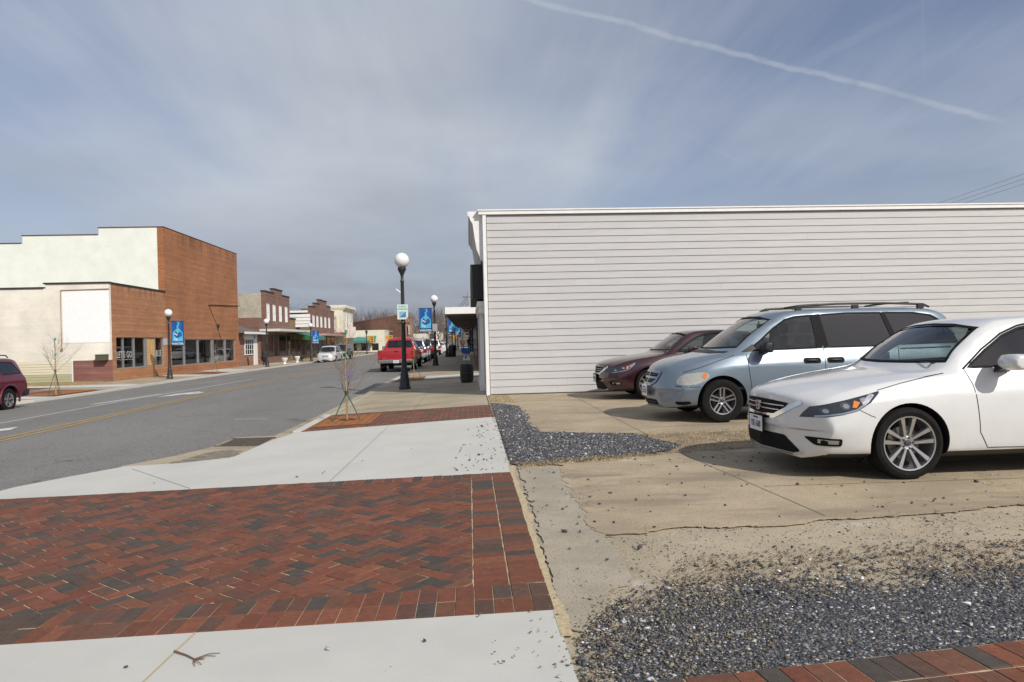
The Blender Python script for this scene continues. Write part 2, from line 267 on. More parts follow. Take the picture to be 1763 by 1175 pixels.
def sheet(name, poly, zf, m, cutx=(), thick=0, label=None, kind='structure', jit=0, seg=0, minx=None, mx=.45):
    """flat sheet over polygon (x,y), height zf(x,y); optional thickness gives it a real edge"""
    if seg:
        rel = min(.16, jit/seg*.45); q = []
        def rec(p, r_, out):
            l = math.dist(p, r_)
            if l < seg: out.append(p); return
            n = ((p[1]-r_[1])/l, (r_[0]-p[0])/l); d = random.gauss(0, rel)*min(l, mx); m_ = ((p[0]+r_[0])/2+n[0]*d, (p[1]+r_[1])/2+n[1]*d); rec(p, m_, out); rec(m_, r_, out)
        for i in range(len(poly)): rec(poly[i], poly[(i+1) % len(poly)], q)
        poly = [(max(x, minx), y) for x, y in q] if minx is not None else q
    b = bmesh.new(); vs = [b.verts.new((x, y, 0)) for x, y in poly]; f = b.faces.new(vs)
    if f.normal.z < 0 or f.calc_area() and (f.normal_update() or f.normal.z < 0): f.normal_flip()
    bmesh.ops.triangulate(b, faces=b.faces[:])
    for x in cutx: bmesh.ops.bisect_plane(b, geom=b.verts[:]+b.edges[:]+b.faces[:], plane_co=(x, 0, 0), plane_no=(1, 0, 0))
    if thick:
        ex = bmesh.ops.extrude_face_region(b, geom=b.faces[:]); lo = [g for g in ex['geom'] if isinstance(g, bmesh.types.BMVert)]
        los = set(lo)
        for v in b.verts: v.co.z = zf(v.co.x, v.co.y) - (0 if v in los else thick)
        bmesh.ops.recalc_face_normals(b, faces=b.faces)
    else:
        for v in b.verts: v.co.z = zf(v.co.x, v.co.y)
    me = bpy.data.meshes.new(name); b.to_mesh(me); b.free(); me.materials.append(m); o = bpy.data.objects.new(name, me); COL.objects.link(o)
    if kind: o['kind'] = kind
    if label: o['label'] = label
    return o
def text(body, size, m, parent, name, loc, rot, thick=.004, bold=0, align='CENTER', sx=1, label=None):
    c = bpy.data.curves.new(name, 'FONT'); c.body = body; c.size = size; c.extrude = thick; c.align_x = align; c.align_y = 'CENTER'; c.offset = bold; c.resolution_u = 2
    t = bpy.data.objects.new('tmp', c); COL.objects.link(t); dg = bpy.context.evaluated_depsgraph_get(); me = bpy.data.meshes.new_from_object(t.evaluated_get(dg)); bpy.data.objects.remove(t)
    me.materials.clear(); me.materials.append(m); o = bpy.data.objects.new(name, me); COL.objects.link(o); o.location = loc; o.rotation_euler = rot; o.scale = (sx, 1, 1)
    if parent: o.parent = parent
    if label: o['label'] = label
    return o
def copy_tree(o, parent=None, matmap=None):
    c = o.copy(); COL.objects.link(c); c.parent = parent
    if parent: c.matrix_parent_inverse = o.matrix_parent_inverse.copy()
    if matmap and o.data:
        if any(x and x.name in matmap for x in o.data.materials):
            c.data = o.data.copy()
            for i, x in enumerate(c.data.materials):
                if x and x.name in matmap: c.data.materials[i] = MT[matmap[x.name]]
    for ch in o.children: copy_tree(ch, c, matmap)
    return c
# ------------------------------------------------------------------ ground profile
def zwalk(x, y=0): return -.037*(.4-x)
def zroad(x, y=0):
    return float(np.interp(x, [-60, -17.6, -9, -5, -2.95, 3], [-.75, -.68, -.27, -.215, -.25, -.25]))
def zleft(x, y=0): return float(np.interp(x, [-24, -20.3, -17, -15.5], [-.40, -.47, -.55, -.57]))
def zground(x, y=0): return float(np.interp(x, [-200, -21, -17.6, -9, -2.9, .35, 200], [-.52, -.52, -.74, -.33, -.31, -.05, -.05]))
sheet('ground', [(-900, -60), (900, -60), (900, 1500), (-900, 1500)], zground, fieldm, cutx=(-200, -21, -17.6, -9, -2.9, .35, 200))
sheet('road', [(-2.9, -20), (-2.9, 420), (-17.5, 420), (-17.5, 40), (-19.6, 26), (-19.6, -20)], zroad, asphalt, cutx=(-17.6, -9, -5))
sheet('cross_street', [(-80, 126), (-17.4, 126), (-17.4, 142), (-80, 142)], lambda x, y: -.66, asphalt)
K = .13
# right pavement: new concrete, pavers, old tan concrete
edge_near = [(-5.9, -3), (-5.6, 6.2), (-5.36, 8.5), (-5.0, 9.05), (-4.6, 9.55), (-3.85, 9.5), (-3.25, 9.7), (-3.19, 11.0), (-3.0, 12.2)]
pav_far = lambda x: 7.23 + (.4-x)*.10
pav_near = lambda x: 3.52 + (.4-x)*.055
sheet('pavement_near', [(.42, -3), (.40, pav_near(.4)), (-5.75, pav_near(-5.75)), (-5.9, -3)], zwalk, newconc, thick=.1)
sheet('pavement_middle', [(.40, pav_far(.4)), (.42, 12.45)] + [(-3.0, 12.12)] + edge_near[::-1][1:6] + [(-5.36, 8.5), (-5.5, pav_far(-5.5))], zwalk, newconc, thick=.12)
sheet('pavement_far', [(.38, 14.79), (.38, 26.2), (-2.95, 26.2), (-2.95, 14.85)], zwalk, oldwalk, thick=.3)
sheet('pavement_bright_strip', [(.38, 26.75), (.38, 29.2), (-2.95, 29.2), (-2.95, 26.9)], zwalk, newconc, thick=.3)
sheet('pavement_distant', [(.38, 29.2), (.38, 300), (-2.95, 300), (-2.95, 29.2)], lambda x, y: zwalk(x)-.003, oldwalk, thick=.3)
b = MB()
for k_, (y0, y1) in enumerate(((12.3, 14.9), (14.92, 18), (18.02, 22), (22.02, 25.4), (25.42, 30.2), (30.22, 60), (60.02, 120), (120.02, 300))):
    b.cm = 0 if k_ in (0, 4) else 1; b.box(-3.10, -2.93, y0, y1, -.4, zwalk(-2.95)+.004)
ke = b.build('kerb', [newconc, oldwalk], bevel=.02); ke['kind'] = 'structure'
sheet('gutter', [(-3.10, 12.3), (-3.10, 60), (-3.42, 60), (-3.42, 16), (-3.5, 12.6), (-4.1, 12.5), (-4.15, 11.35), (-4.35, 10.6), (-4.75, 9.75), (-4.6, 9.4), (-3.85, 9.35), (-3.1, 9.6)], lambda x, y: zroad(x)+.006, oldwalk, cutx=(-5,))
sheet('gutter_dirt', [(-3.95, 9.75), (-3.4, 10.1), (-3.5, 10.9), (-3.75, 11.0), (-4.05, 10.4), (-4.2, 9.95)], lambda x, y: zroad(x)+.011, mat('gutter_silt', (.20, .17, .13), .95, var=.3, vs=8, vs2=60), seg=.12, jit=.05)
# storm drain
t = thing('storm_drain', 'dark iron storm drain grate set in the tan gutter beside the pavement', 'drain', (-3.72, 11.85, -.225))
b = MB(); b.box(-.36, .30, -.40, .40, -.03, .0); b.box(-.40, .34, -.44, -.40, -.03, .012); b.box(-.40, .34, .40, .44, -.03, .012); b.build('frame', irongrate, t)
b = MB()
for i in range(9): b.box(-.34, .28, -.37+i*.085, -.33+i*.085, .0, .012)
b.build('grate_bars', irongrate, t)
# pavement control joints
b = MB()
jm = mat('joint_dark', (.17, .14, .10), .95); jl = mat('joint_sand', (.45, .35, .2), .95)
def strip(b, p, q, w, zf, dz=.0025):
    p = Vector(p); q = Vector(q); d = (q-p).normalized(); n = Vector((-d.y, d.x))*w/2
    k = max(1, int((q-p).length/.6)); pr = None
    for i in range(k+1):
        c = p+(q-p)*i/k + Vector((random.uniform(-1, 1), random.uniform(-1, 1)))*w*.15
        a = (c.x+n.x, c.y+n.y, zf(c.x+n.x, c.y)+dz); e = (c.x-n.x, c.y-n.y, zf(c.x-n.x, c.y)+dz)
        if pr: b.add([pr[0], pr[1], e, a], [(0, 1, 2, 3)])
        pr = (a, e)
strip(b, (-1.55, 1.2), (-1.42, 3.62), .009, zwalk); b.cm = 0
strip(b, (-5.4, 2.35), (-1.5, 2.6), .005, zwalk)
o = b.build('sand_joint', jl, fix=False); o['kind'] = 'structure'
b = MB(); strip(b, (-1.5, 7.42), (-1.42, 12.3), .006, zwalk); strip(b, (-4.4, 9.3), (-3.0, 7.6), .006, zwalk)
for y in (17.0, 19.2, 21.4, 23.6, 25.4, 31, 33, 35): strip(b, (-2.93, y), (.36, y-.1), .012, zwalk)
strip(b, (-1.2, 14.9), (-1.2, 26.1), .010, zwalk)
o = b.build('pavement_joints', jm, fix=False); o['kind'] = 'structure'
# ------------------------------------------------------------------ pavers, each brick its own bevelled block
def clip(poly, a, b_):
    """keep the part of poly left of line a->b"""
    out = []; n = len(poly)
    def sd(p): return (b_[0]-a[0])*(p[1]-a[1])-(b_[1]-a[1])*(p[0]-a[0])
    for i in range(n):
        p, q = poly[i], poly[(i+1) % n]; sp_, sq = sd(p), sd(q)
        if sp_ >= 0: out.append(p)
        if (sp_ >= 0) != (sq >= 0): t = sp_/(sp_-sq); out.append((p[0]+(q[0]-p[0])*t, p[1]+(q[1]-p[1])*t))
    return out
PCOL = [(.160, .054, .026), (.145, .049, .023), (.172, .060, .030), (.14, .045, .022), (.13, .053, .029), (.092, .046, .030), (.075, .048, .034), (.060, .046, .036), (.108, .045, .028), (.145, .044, .023), (.085, .044, .029), (.15, .05, .026)]
def brick(b, poly, zf, region, dz=.0):
    for i in range(len(region)):
        poly = clip(poly, region[i], region[(i+1) % len(region)])
        if len(poly) < 3: return
    ar = sum(poly[i][0]*poly[(i+1) % len(poly)][1]-poly[(i+1) % len(poly)][0]*poly[i][1] for i in range(len(poly)))/2
    if ar < .0006: return
    cx = sum(p[0] for p in poly)/len(poly); cy = sum(p[1] for p in poly)/len(poly)
    h = random.uniform(-.0018, .0018)+dz; tx, ty = random.uniform(-.012, .012), random.uniform(-.012, .012)
    c = random.choice(PCOL); k = random.uniform(.98, 1.26); c = tuple(min(1, x*k) for x in c)
    n = len(poly); g = random.choice([.0022, .003, .003, .0045])
    def ins(p, d):
        v = Vector((cx-p[0], cy-p[1])); l = v.length; v = v/l*min(d*1.35, l*.4); return (p[0]+v.x, p[1]+v.y)
    vs = []
    for d, z in ((g*.8, -.012), (g, -.0028), (g+.0035, 0)):
        for p in poly: q = ins(p, d); vs.append((q[0], q[1], zf(q[0], q[1])+z+h+(q[0]-cx)*tx+(q[1]-cy)*ty))
    fs = [(j*n+i, j*n+(i+1) % n, (j+1)*n+(i+1) % n, (j+1)*n+i) for j in range(2) for i in range(n)]+[tuple(2*n+i for i in range(n))]
    b.add(vs, fs, c)
def rot2(p, a, o): c, s = math.cos(a), math.sin(a); return (o[0]+p[0]*c-p[1]*s, o[1]+p[0]*s+p[1]*c)
zpv = lambda x, y=0: zwalk(x)+.002
b = MB()
far = lambda x, d=0: pav_far(x)-d
near = lambda x, d=0: pav_near(x)+d
XL = -5.7
core = [(-.012, near(0, .405)), (-.012, far(0, .205)), (XL, far(XL, .205)), (XL, near(XL, .405))]
core = [core[3], core[0], core[1], core[2]]
# herringbone at 45 degrees to the kerb
BW, BL = .1016, .2032
for n_ in range(-70, 70):
    for m_ in range(-40, 40):
        bx = (n_*1 + m_*2)*BW; by = (n_*1 - m_*2)*BW
        for (x0, y0, w, h) in ((bx, by, 2*BW, BW), (bx, by+BW, BW, 2*BW)):
            q = [rot2(p, R(45+3), (-2.5, 5.5)) for p in ((x0, y0), (x0+w, y0), (x0+w, y0+h), (x0, y0+h))]
            if max(p[0] for p in q) < XL or min(p[0] for p in q) > 0 or max(p[1] for p in q) < 3.7 or min(p[1] for p in q) > 8: continue
            brick(b, q, zpv, core)
# soldier borders: two rows near, one far, two columns at the right
big_ = [(XL, 0), (.40, 0), (.40, 12), (XL, 12)]
x = .40-.205*2
k = 0
while x+k*0 > XL or k < 90:
    xa = .40-BW*k; xb = xa-BW; k += 1
    if xb < XL: break
    sk = -.055
    for r_ in range(2):
        y0 = near(xa, r_*.2032); y1 = near(xa, r_*.2032+.2032); y0b = near(xb, r_*.2032); y1b = near(xb, r_*.2032+.2032)
        brick(b, [(xb, y0b), (xa, y0), (xa, y1), (xb, y1b)], zpv, big_)
    if xa < 0.0 or True:
        y0 = far(xa, .205); y1 = far(xa); brick(b, [(xb, far(xb, .205)), (xa, y0), (xa, y1), (xb, far(xb))], zpv, big_)
y = near(.2, .41)
while y < 7.05:
    for c0 in (0, 1):
        x0 = .40-.2055*(c0+1); x1 = x0+.2055; w = BW if random.random() < .8 else BW
        brick(b, [(x0, y), (x1, y), (x1, min(y+w, far(x1, .205))), (x0, min(y+w, far(x0, .205)))], zpv, big_)
    y += BW
o = b.build('brick_paving', paverm, fix=False); o['kind'] = 'structure'
sheet('paving_sand', [(.40, near(.4, .0)), (.40, far(.4)), (XL, far(XL)), (XL, near(XL))], lambda x, y: zwalk(x)-.0025, sandm)
# second band of pavers and the corner strip at the lower right
b = MB(); reg = [(-2.93, 12.14), (.41, 12.46), (.40, 14.78), (-2.93, 14.84)]
y = 12.0; r_ = 0
while y < 15:
    x = -3.0 + (r_ % 2)*.1
    while x < .45:
        brick(b, [(x, y), (x+BL, y), (x+BL, y+BW), (x, y+BW)], zpv, reg); x += BL
    y += BW; r_ += 1
o = b.build('brick_paving', paverm, fix=False); o['kind'] = 'structure'
sheet('paving_sand', [(-2.95, 12.12), (.41, 12.45), (.40, 14.79), (-2.95, 14.85)], lambda x, y: zwalk(x)-.0025, sandm)
b = MB(); zc_ = lambda x, y=0: .012
cs = (.62, 2.71); ca_ = math.atan2(.17, 1.52); reg = [(-9, -9), (9, -9), (9, 9), (-9, 9)]
q0 = lambda u, v: rot2((u, v), ca_, cs)
u = .0
for w in (.205, .205, BW, BW):
    pass
cols = [(0, .2), (.2, .405)]; u = .405
while u < 3.4: cols.append((u, u+BW)); u += BW
for (ua, ub) in cols:
    for r_ in range(4):
        va, vb = -.203*(r_+1), -.203*r_
        if ub-ua > .15: va, vb = -.1*(r_+1), -.1*r_
        brick(b, [q0(ua, va), q0(ub, va), q0(ub, vb), q0(ua, vb)], zc_, reg)
o = b.build('brick_paving', paverm, fix=False); o['kind'] = 'structure'
sheet('paving_sand', [q0(0, -.82), q0(3.6, -.82), q0(3.6, .0), q0(0, .0)], lambda x, y: .008, sandm)
sheet('kerb_corner', [(.43, 2.4), (.60, 2.4), (.62, 2.70), (.43, 2.69)], lambda x, y: .01, newconc)
b = MB(); reg = [(-2.93, 26.2), (.38, 26.2), (.38, 26.75), (-2.93, 26.9)]; y = 26.2; r_ = 0
while y < 26.95:
    x = -3+(r_ % 2)*.1
    while x < .4: brick(b, [(x, y), (x+BL, y), (x+BL, y+BW), (x, y+BW)], zpv, reg); x += BL
    y += BW; r_ += 1
o = b.build('brick_paving', paverm, fix=False); o['kind'] = 'structure'
# ------------------------------------------------------------------ road markings
def mark(name, polys, m, dz=.007):
    for p in polys:
        pass
    b = MB()
    for p in polys: b.add([(x, y, zroad(x)+dz) for x, y in p], [tuple(range(len(p)))])
    o = b.build(name, m, fix=False)
    o.data.update()
    bm = bmesh.new(); bm.from_mesh(o.data)
    for f in bm.faces:
        if f.normal.z < 0: f.normal_flip()
    bm.to_mesh(o.data); bm.free(); o['kind'] = 'structure'; return o
def line(pts, w, off=0):
    out = []
    for i in range(len(pts)-1):
        (xa, ya), (xb, yb) = pts[i], pts[i+1]; out.append([(xa+off-w/2, ya), (xa+off+w/2, ya), (xb+off+w/2, yb), (xb+off-w/2, yb)])
    return out
yl = [(-8.72, 2), (-8.74, 14), (-9.1, 24.6), (-9.45, 38), (-10.0, 55), (-10.6, 70), (-10.9, 110)]
mark('yellow_line', line(yl, .10, -.14)+line(yl, .10, .14), yellowpaint)
mark('white_line', line([(-11.5, 8), (-11.6, 18), (-11.75, 24), (-11.5, 30), (-11.3, 37)], .1), whitepaint)
mark('lane_arrow', [[(-11.6, 14.35), (-11.6, 14.75), (-10.15, 16.3), (-9.85, 15.55)], [(-12.5, 23.6), (-12.25, 23.6), (-11.75, 27.5), (-11.95, 27.5)],
                    [(-11.1, 25.4), (-10.6, 25.4), (-10.0, 26.6), (-10.35, 27.3), (-10.9, 26.6)], [(-10.2, 25.5), (-9.75, 25.7), (-9.75, 26.3), (-10.35, 27.0)]], whitepaint)
mark('parking_tick', [[(-5.1, 15.4), (-4.4, 15.36), (-4.4, 15.40), (-5.1, 15.45)]], whitepaint)
# ------------------------------------------------------------------ parking lot
lotz = lambda d: (lambda x, y=0: d)
sheet('lot', [(.40, -4), (60, -4), (60, 60), (.40, 60)], lotz(-.012), aggm)
sheet('lot_slab', [(.44, 9.75), (30, 9.55), (30, 17.36), (.44, 17.36)], lotz(-.004), slabm, thick=.03, seg=.5, jit=.015)
near_edge = [(.93, 7.62), (.92, 7.2), (.86, 6.7), (.90, 6.2), (.86, 5.85), (.885, 5.5), (.83, 5.2), (.86, 4.9), (.93, 4.82), (1.5, 4.93), (2.1, 4.86), (2.6, 4.98), (3.4, 5.02), (4.6, 5.2), (7, 5.3), (30, 5.2), (30, 8.35), (5, 8.2), (3, 8.1), (2.2, 7.95)]
sheet('lot_slab', near_edge, lotz(.004), slabm, thick=.006, seg=.04, jit=.012, mx=.16)
sheet('lot_slab_grey', [(.47, 7.5), (1.1, 7.45), (1.1, 5.0), (.90, 4.8), (.93, 4.3), (.88, 3.85), (.72, 3.75), (.60, 3.45), (.5, 3.25), (.43, 3.3), (.49, 5.2)], lotz(.0), greyslab, thick=.006, seg=.06, jit=.012, mx=.15)
xr = .055; se = []
for i in range(111):
    xr = min(.15, max(.03, xr+random.gauss(0, .009)-.02*(xr-.085))); se.append((.40+xr, 7.6-i*.04))
sheet('sand_strip', se+[(.39, 3.2), (.39, 7.6)], lotz(.0012), sandm)
sheet('dirt_strip', [(.42, 7.5), (2.4, 7.8), (5, 7.95), (12, 8.0), (12, 9.8), (4.5, 9.95), (2.4, 9.9), (.42, 10.0)], lotz(-.010), dirtm, thick=.01, seg=.3, jit=.06)
g1 = [(.44, 15.05), (.62, 15.0), (.95, 14.3), (.98, 12.5), (.92, 11.3), (.98, 10.25), (1.7, 9.95), (2.3, 9.75), (2.45, 9.1), (2.62, 8.6), (2.25, 8.2), (1.9, 7.92), (.9, 7.6), (.43, 7.66)]
g2 = [(.40, 2.5), (.43, 3.0), (.50, 3.32), (.66, 3.5), (.95, 3.85), (1.3, 3.93), (1.9, 3.95), (2.6, 4.05), (3.3, 4.0), (4.6, 4.1), (5.2, 4.1), (5.2, 3.15), (.62, 2.66)]
sheet('gravel_bed', g1, lotz(.001), stonebed, seg=.06, jit=.03, minx=.43, mx=.3)
sheet('gravel_bed', [(.44, 2.5), (.55, 2.95), (.80, 3.2), (1.2, 3.45), (1.9, 3.55), (2.6, 3.62), (3.3, 3.6), (5.2, 3.7), (5.2, 3.15), (.62, 2.66)], lotz(-.002), stonebed, seg=.06, jit=.03, mx=.3)
b = MB()
L1 = lambda x, y: .004
for p, q in (((2.42, 8.05), (2.62, 5.05)), ((5.3, 8.1), (5.5, 5.2)), ((2.6, 6.1), (6.5, 6.0))): strip(b, p, q, .010, L1, .0022)
L2 = lambda x, y: -.004
for p, q in (((2.42, 17.3), (2.45, 9.7)), ((.5, 13.2), (8, 13.1)), ((5.8, 17.3), (5.9, 9.7)), ((.5, 15.4), (3.3, 15.3))): strip(b, p, q, .014, L2, .0022)
o = b.build('lot_joints', jm, fix=False); o['kind'] = 'structure'
def inpoly(px, py, poly):
    ins = np.zeros(len(px), bool); n = len(poly)
    for i in range(n):
        x0, y0 = poly[i]; x1, y1 = poly[(i+1) % n]
        c = ((y0 > py) != (y1 > py)) & (px < (x1-x0)*(py-y0)/((y1-y0) or 1e-9)+x0); ins ^= c
    return ins
def stones(name, label, pts, size, zf, cols, flat=.62, kind='stuff'):
    """pts (n,2): one irregular eight-cornered stone each, one mesh"""
    n = len(pts); base = np.array([(x, y, z) for z in (-1, 1) for x, y in ((-1, -1), (1, -1), (1, 1), (-1, 1))], float)*.62
    V = base[None]+RN.uniform(-.38, .38, (n, 8, 3)); s = size*RN.lognormal(0, .33, n)
    V *= s[:, None, None]; V[:, :, 0] *= RN.uniform(.7, 1.5, n)[:, None]; V[:, :, 2] *= flat
    a = RN.uniform(0, 6.283, n); tl = RN.uniform(-.5, .5, n); ca, sa = np.cos(a)[:, None], np.sin(a)[:, None]; ct, st = np.cos(tl)[:, None], np.sin(tl)[:, None]
    X, Y, Z = V[:, :, 0], V[:, :, 1], V[:, :, 2]; X, Z = X*ct-Z*st, X*st+Z*ct; X, Y = X*ca-Y*sa, X*sa+Y*ca
    z0 = np.array([zf(p[0], p[1]) for p in pts]); V = np.stack([X+pts[:, 0:1], Y+pts[:, 1:2], Z+(z0+s*flat*.35)[:, None]], 2).reshape(-1, 3)
    q = np.array([(0, 3, 2, 1), (4, 5, 6, 7), (0, 1, 5, 4), (1, 2, 6, 5), (2, 3, 7, 6), (3, 0, 4, 7)]); F = (q[None]+np.arange(n)[:, None, None]*8).reshape(-1, 4)
    me = bpy.data.meshes.new(name); me.vertices.add(len(V)); me.vertices.foreach_set('co', V.ravel()); me.loops.add(F.size); me.loops.foreach_set('vertex_index', F.ravel())
    me.polygons.add(len(F)); me.polygons.foreach_set('loop_start', np.arange(0, F.size, 4)); me.polygons.foreach_set('loop_total', np.full(len(F), 4)); me.update(); me.validate()
    ci = RN.choice(len(cols), n, p=[c[1] for c in cols]); C = np.array([c[0] for c in cols])[ci]*RN.uniform(.75, 1.25, (n, 1)); C = np.repeat(np.clip(C, 0, 1), 8, 0)
    ca_ = me.color_attributes.new('Col', 'FLOAT_COLOR', 'POINT'); ca_.data.foreach_set('color', np.concatenate([C, np.ones((len(C), 1))], 1).ravel())
    me.materials.append(stonem); o = bpy.data.objects.new(name, me); COL.objects.link(o); o['label'] = label
    if kind: o['kind'] = kind
    return o
def scatter(poly, n, soft=0):
    xs = [p[0] for p in poly]; ys = [p[1] for p in poly]; P = np.stack([RN.uniform(min(xs), max(xs), n*3), RN.uniform(min(ys), max(ys), n*3)], 1)
    P = P[inpoly(P[:, 0], P[:, 1], poly)][:n]
    if soft: P = P+RN.normal(0, soft, P.shape)*(RN.rand(len(P), 1) < .3)
    return P
GC = [((.052, .053, .060), .36), ((.088, .089, .098), .26), ((.14, .138, .143), .17), ((.28, .28, .29), .08), ((.55, .55, .55), .05), ((.17, .13, .09), .08)]
def thin(P):
    k = np.clip((P[:, 1]-(3.42+.10*np.sin(P[:, 0]*5)+.07*np.sin(P[:, 0]*13)))/.50, 0, 1)+np.clip((.85-P[:, 0])/.45, 0, 1)*.6
    return P[RN.rand(len(P)) > np.clip(k, 0, .93)]
stones('gravel', 'loose dark bluish gravel spread along the pavement edge beside the parking slab', scatter(g1, 24000, .045), .0098, lambda x, y: .0, GC, .45)
stones('gravel', 'loose dark gravel in the foreground between the worn slab and corner bricks', thin(scatter(g2, 46000, .08)), .0068, lambda x, y: -.004, GC, .42)
stones('gravel', 'larger dark stones along the edge of the foreground gravel', scatter([(.9, 3.75), (6, 3.9), (6, 4.35), (3, 4.3), (1.2, 4.1)], 420), .011, lambda x, y: -.012, GC)
stray = np.concatenate([scatter([(-.30, 7.5), (.4, 7.3), (.4, 12), (.15, 12)], 85), scatter([(.42, 3.1), (.9, 3.5), (.9, 7.4), (.5, 7.4)], 45), scatter([(1, 4), (5, 4), (5, 8), (1, 7.6)], 130), scatter([(-3, 1.8), (.4, 1.8), (.4, 3.4), (-3, 3.5)], 22), scatter([(-4.5, 7.8), (0, 7.6), (0, 11), (-3, 11)], 10)])
stones('gravel', 'stray dark pebbles scattered over pavement and parking slab', stray, .0085, lambda x, y: zwalk(x)+.006 if x < .4 else .008, [((.06, .06, .07), .7), ((.13, .13, .14), .2), ((.4, .4, .4), .1)])
stones('gravel', 'sandy grit mixed into the left end of the foreground gravel', scatter([(.42, 2.4), (1.1, 2.7), (1.5, 3.2), (1.2, 3.8), (.6, 3.55), (.43, 3.0)], 2000, .30), .0042, lambda x, y: .003, [((.26, .22, .15), .5), ((.16, .135, .10), .4), ((.4, .38, .33), .1)])
stones('gravel', 'brown soil crumbs along the rim of the foreground gravel', scatter([(.95, 3.72), (1.3, 4.3), (3.3, 4.35), (6, 4.4), (6, 3.85), (3, 3.8), (1.5, 3.65)], 3800, .13), .0048, lambda x, y: -.004, [((.16, .12, .08), .5), ((.24, .19, .13), .35), ((.07, .06, .05), .15)])
stones('gravel', 'fine sandy crumbs over the worn slab near the gravel', scatter([(.55, 3.3), (1.0, 4.9), (6, 5.1), (6, 4.1), (1.3, 4.0)], 1600), .0042, lambda x, y: -.010, [((.45, .38, .27), .45), ((.25, .21, .16), .35), ((.06, .06, .06), .2)])
def grass(name, label, poly, n, h, zf, cols, dens=None):
    P = scatter(poly, n)
    V = np.zeros((len(P), 3, 3)); a = RN.uniform(0, 6.283, len(P)); hh = h*RN.uniform(.4, 1.2, len(P)); w = .0035
    z0 = np.array([zf(*p) for p in P]); lean = RN.normal(0, .9, (len(P), 2))*hh[:, None]
    V[:, 0] = np.stack([P[:, 0]-w*np.cos(a), P[:, 1]-w*np.sin(a), z0], 1); V[:, 1] = np.stack([P[:, 0]+w*np.cos(a), P[:, 1]+w*np.sin(a), z0], 1)
    V[:, 2] = np.stack([P[:, 0]+lean[:, 0], P[:, 1]+lean[:, 1], z0+hh], 1)
    me = bpy.data.meshes.new(name); F = np.arange(len(P)*3).reshape(-1, 3); me.from_pydata(V.reshape(-1, 3).tolist(), [], F.tolist())
    ci = RN.choice(len(cols), len(P)); C = np.repeat(np.array(cols)[ci]*RN.uniform(.7, 1.3, (len(P), 1)), 3, 0)
    ca_ = me.color_attributes.new('Col', 'FLOAT_COLOR', 'POINT'); ca_.data.foreach_set('color', np.concatenate([np.clip(C, 0, 1), np.ones((len(C), 1))], 1).ravel())
    me.materials.append(strawm); o = bpy.data.objects.new(name, me); COL.objects.link(o); o['label'] = label; o['kind'] = 'stuff'; return o
STR = [(.50, .38, .20), (.40, .29, .14), (.30, .21, .10), (.58, .47, .28), (.16, .13, .04)]
grass('dry_grass', 'straw coloured dead grass between the two parking slabs', [(1.9, 7.85), (2.5, 8.3), (2.6, 9.1), (2.3, 9.9), (4.5, 9.95), (9, 9.9), (9, 8.15), (3, 8.0)], 13000, .022, lambda x, y: -.006, STR)
grass('dry_grass', 'thin straw at the rim of the gravel next to the near slab', [(.5, 7.45), (1.6, 7.65), (2.2, 7.9), (1.9, 8.05), (.5, 7.75)], 2600, .022, lambda x, y: 0, STR)
grass('dry_grass', 'brown tufts of grass along the foreground gravel edge', [(.95, 3.75), (1.3, 4.2), (2.1, 4.12), (2.9, 4.22), (6, 4.1), (6, 3.72), (2.5, 3.8)], 1500, .014, lambda x, y: -.006, STR[:3]+[(.12, .12, .03), (.09, .06, .035)])
grass('dry_grass', 'dead leaves and straw at the foot of the white corner trim', [(.42, 15.2), (1.0, 15.0), (.9, 17.3), (.42, 17.3)], 2200, .02, lambda x, y: 0, STR)
for i, (x, y, r_, zr) in enumerate([(-1.30, 3.29, .05, .4)]):
    b = MB(); z = zwalk(x)+.006
    b.path([(x-.13, y+.10, z), (x-.05, y+.045, z), (x, y, z), (x+.05, y-.01, z+.004)], [.0042, .004, .0035, .002], 5)
    for dx, dy in ((.10, .05), (.09, .02), (.055, -.06), (.03, -.07), (.02, -.04)): b.path([(x, y, z), (x+dx*.6, y+dy*.7, z+.008), (x+dx, y+dy, z)], [.003, .002, .0015], 5)
    tag(b.build('twig', mat('twig_bark', (.16, .09, .06), .9)), 'small forked dead twig lying on the pale concrete in the foreground', 'twig')
# ------------------------------------------------------------------ vehicles
tyrem = mat('tyre', (.012, .0115, .011), .9, spec=.2, var=.25, vs=14, bump=.001, bs=120)
blackp = mat('black_plastic', (.02, .02, .021), .5, var=.1, vs=12); trimm = mat('dark_trim', (.010, .010, .011), .65, spec=.12)
cabinm = mat('cabin', (.075, .07, .07), .85); seatm = mat('seat_cloth', (.15, .14, .13), .9, var=.1, vs=30); redseat = mat('red_seat', (.22, .015, .02), .7)
chrome = mat('chrome', (.72, .72, .73), .12, 1); alloy = mat('alloy', (.55, .55, .56), .30, .9, var=.06, vs=20); alloydark = mat('alloy_dark', (.12, .12, .13), .35, .8); brakem = mat('brake_metal', (.18, .17, .16), .5, .9)
gapm = mat('panel_gap', (.015, .015, .016), .8); plate = mat('plate_white', (.72, .73, .76), .4); plateink = mat('plate_ink', (.03, .05, .16), .5)
orange = mat('amber_lens', (.75, .20, .02), .2, coat=1); redlens = mat('red_lens', (.30, .008, .010), .18, coat=1); lensm = mat('lamp_reflector', (.42, .44, .47), .2, .8); hazelens = mat('hazed_lens', (.40, .40, .37), .30, .1, coat=.6, var=.1, vs=20)
lampdark = mat('lamp_dark', (.03, .032, .04), .12, .3, coat=1)
def paintmat(name, col, metal, coat=1, rough=.35):
    m_ = mat(name, col, rough, metal, var=.03, vs=3, coat=coat, bump=.0004, bs=6); m_.node_tree.nodes['Principled BSDF'].inputs['Coat Roughness'].default_value = .06; return m_
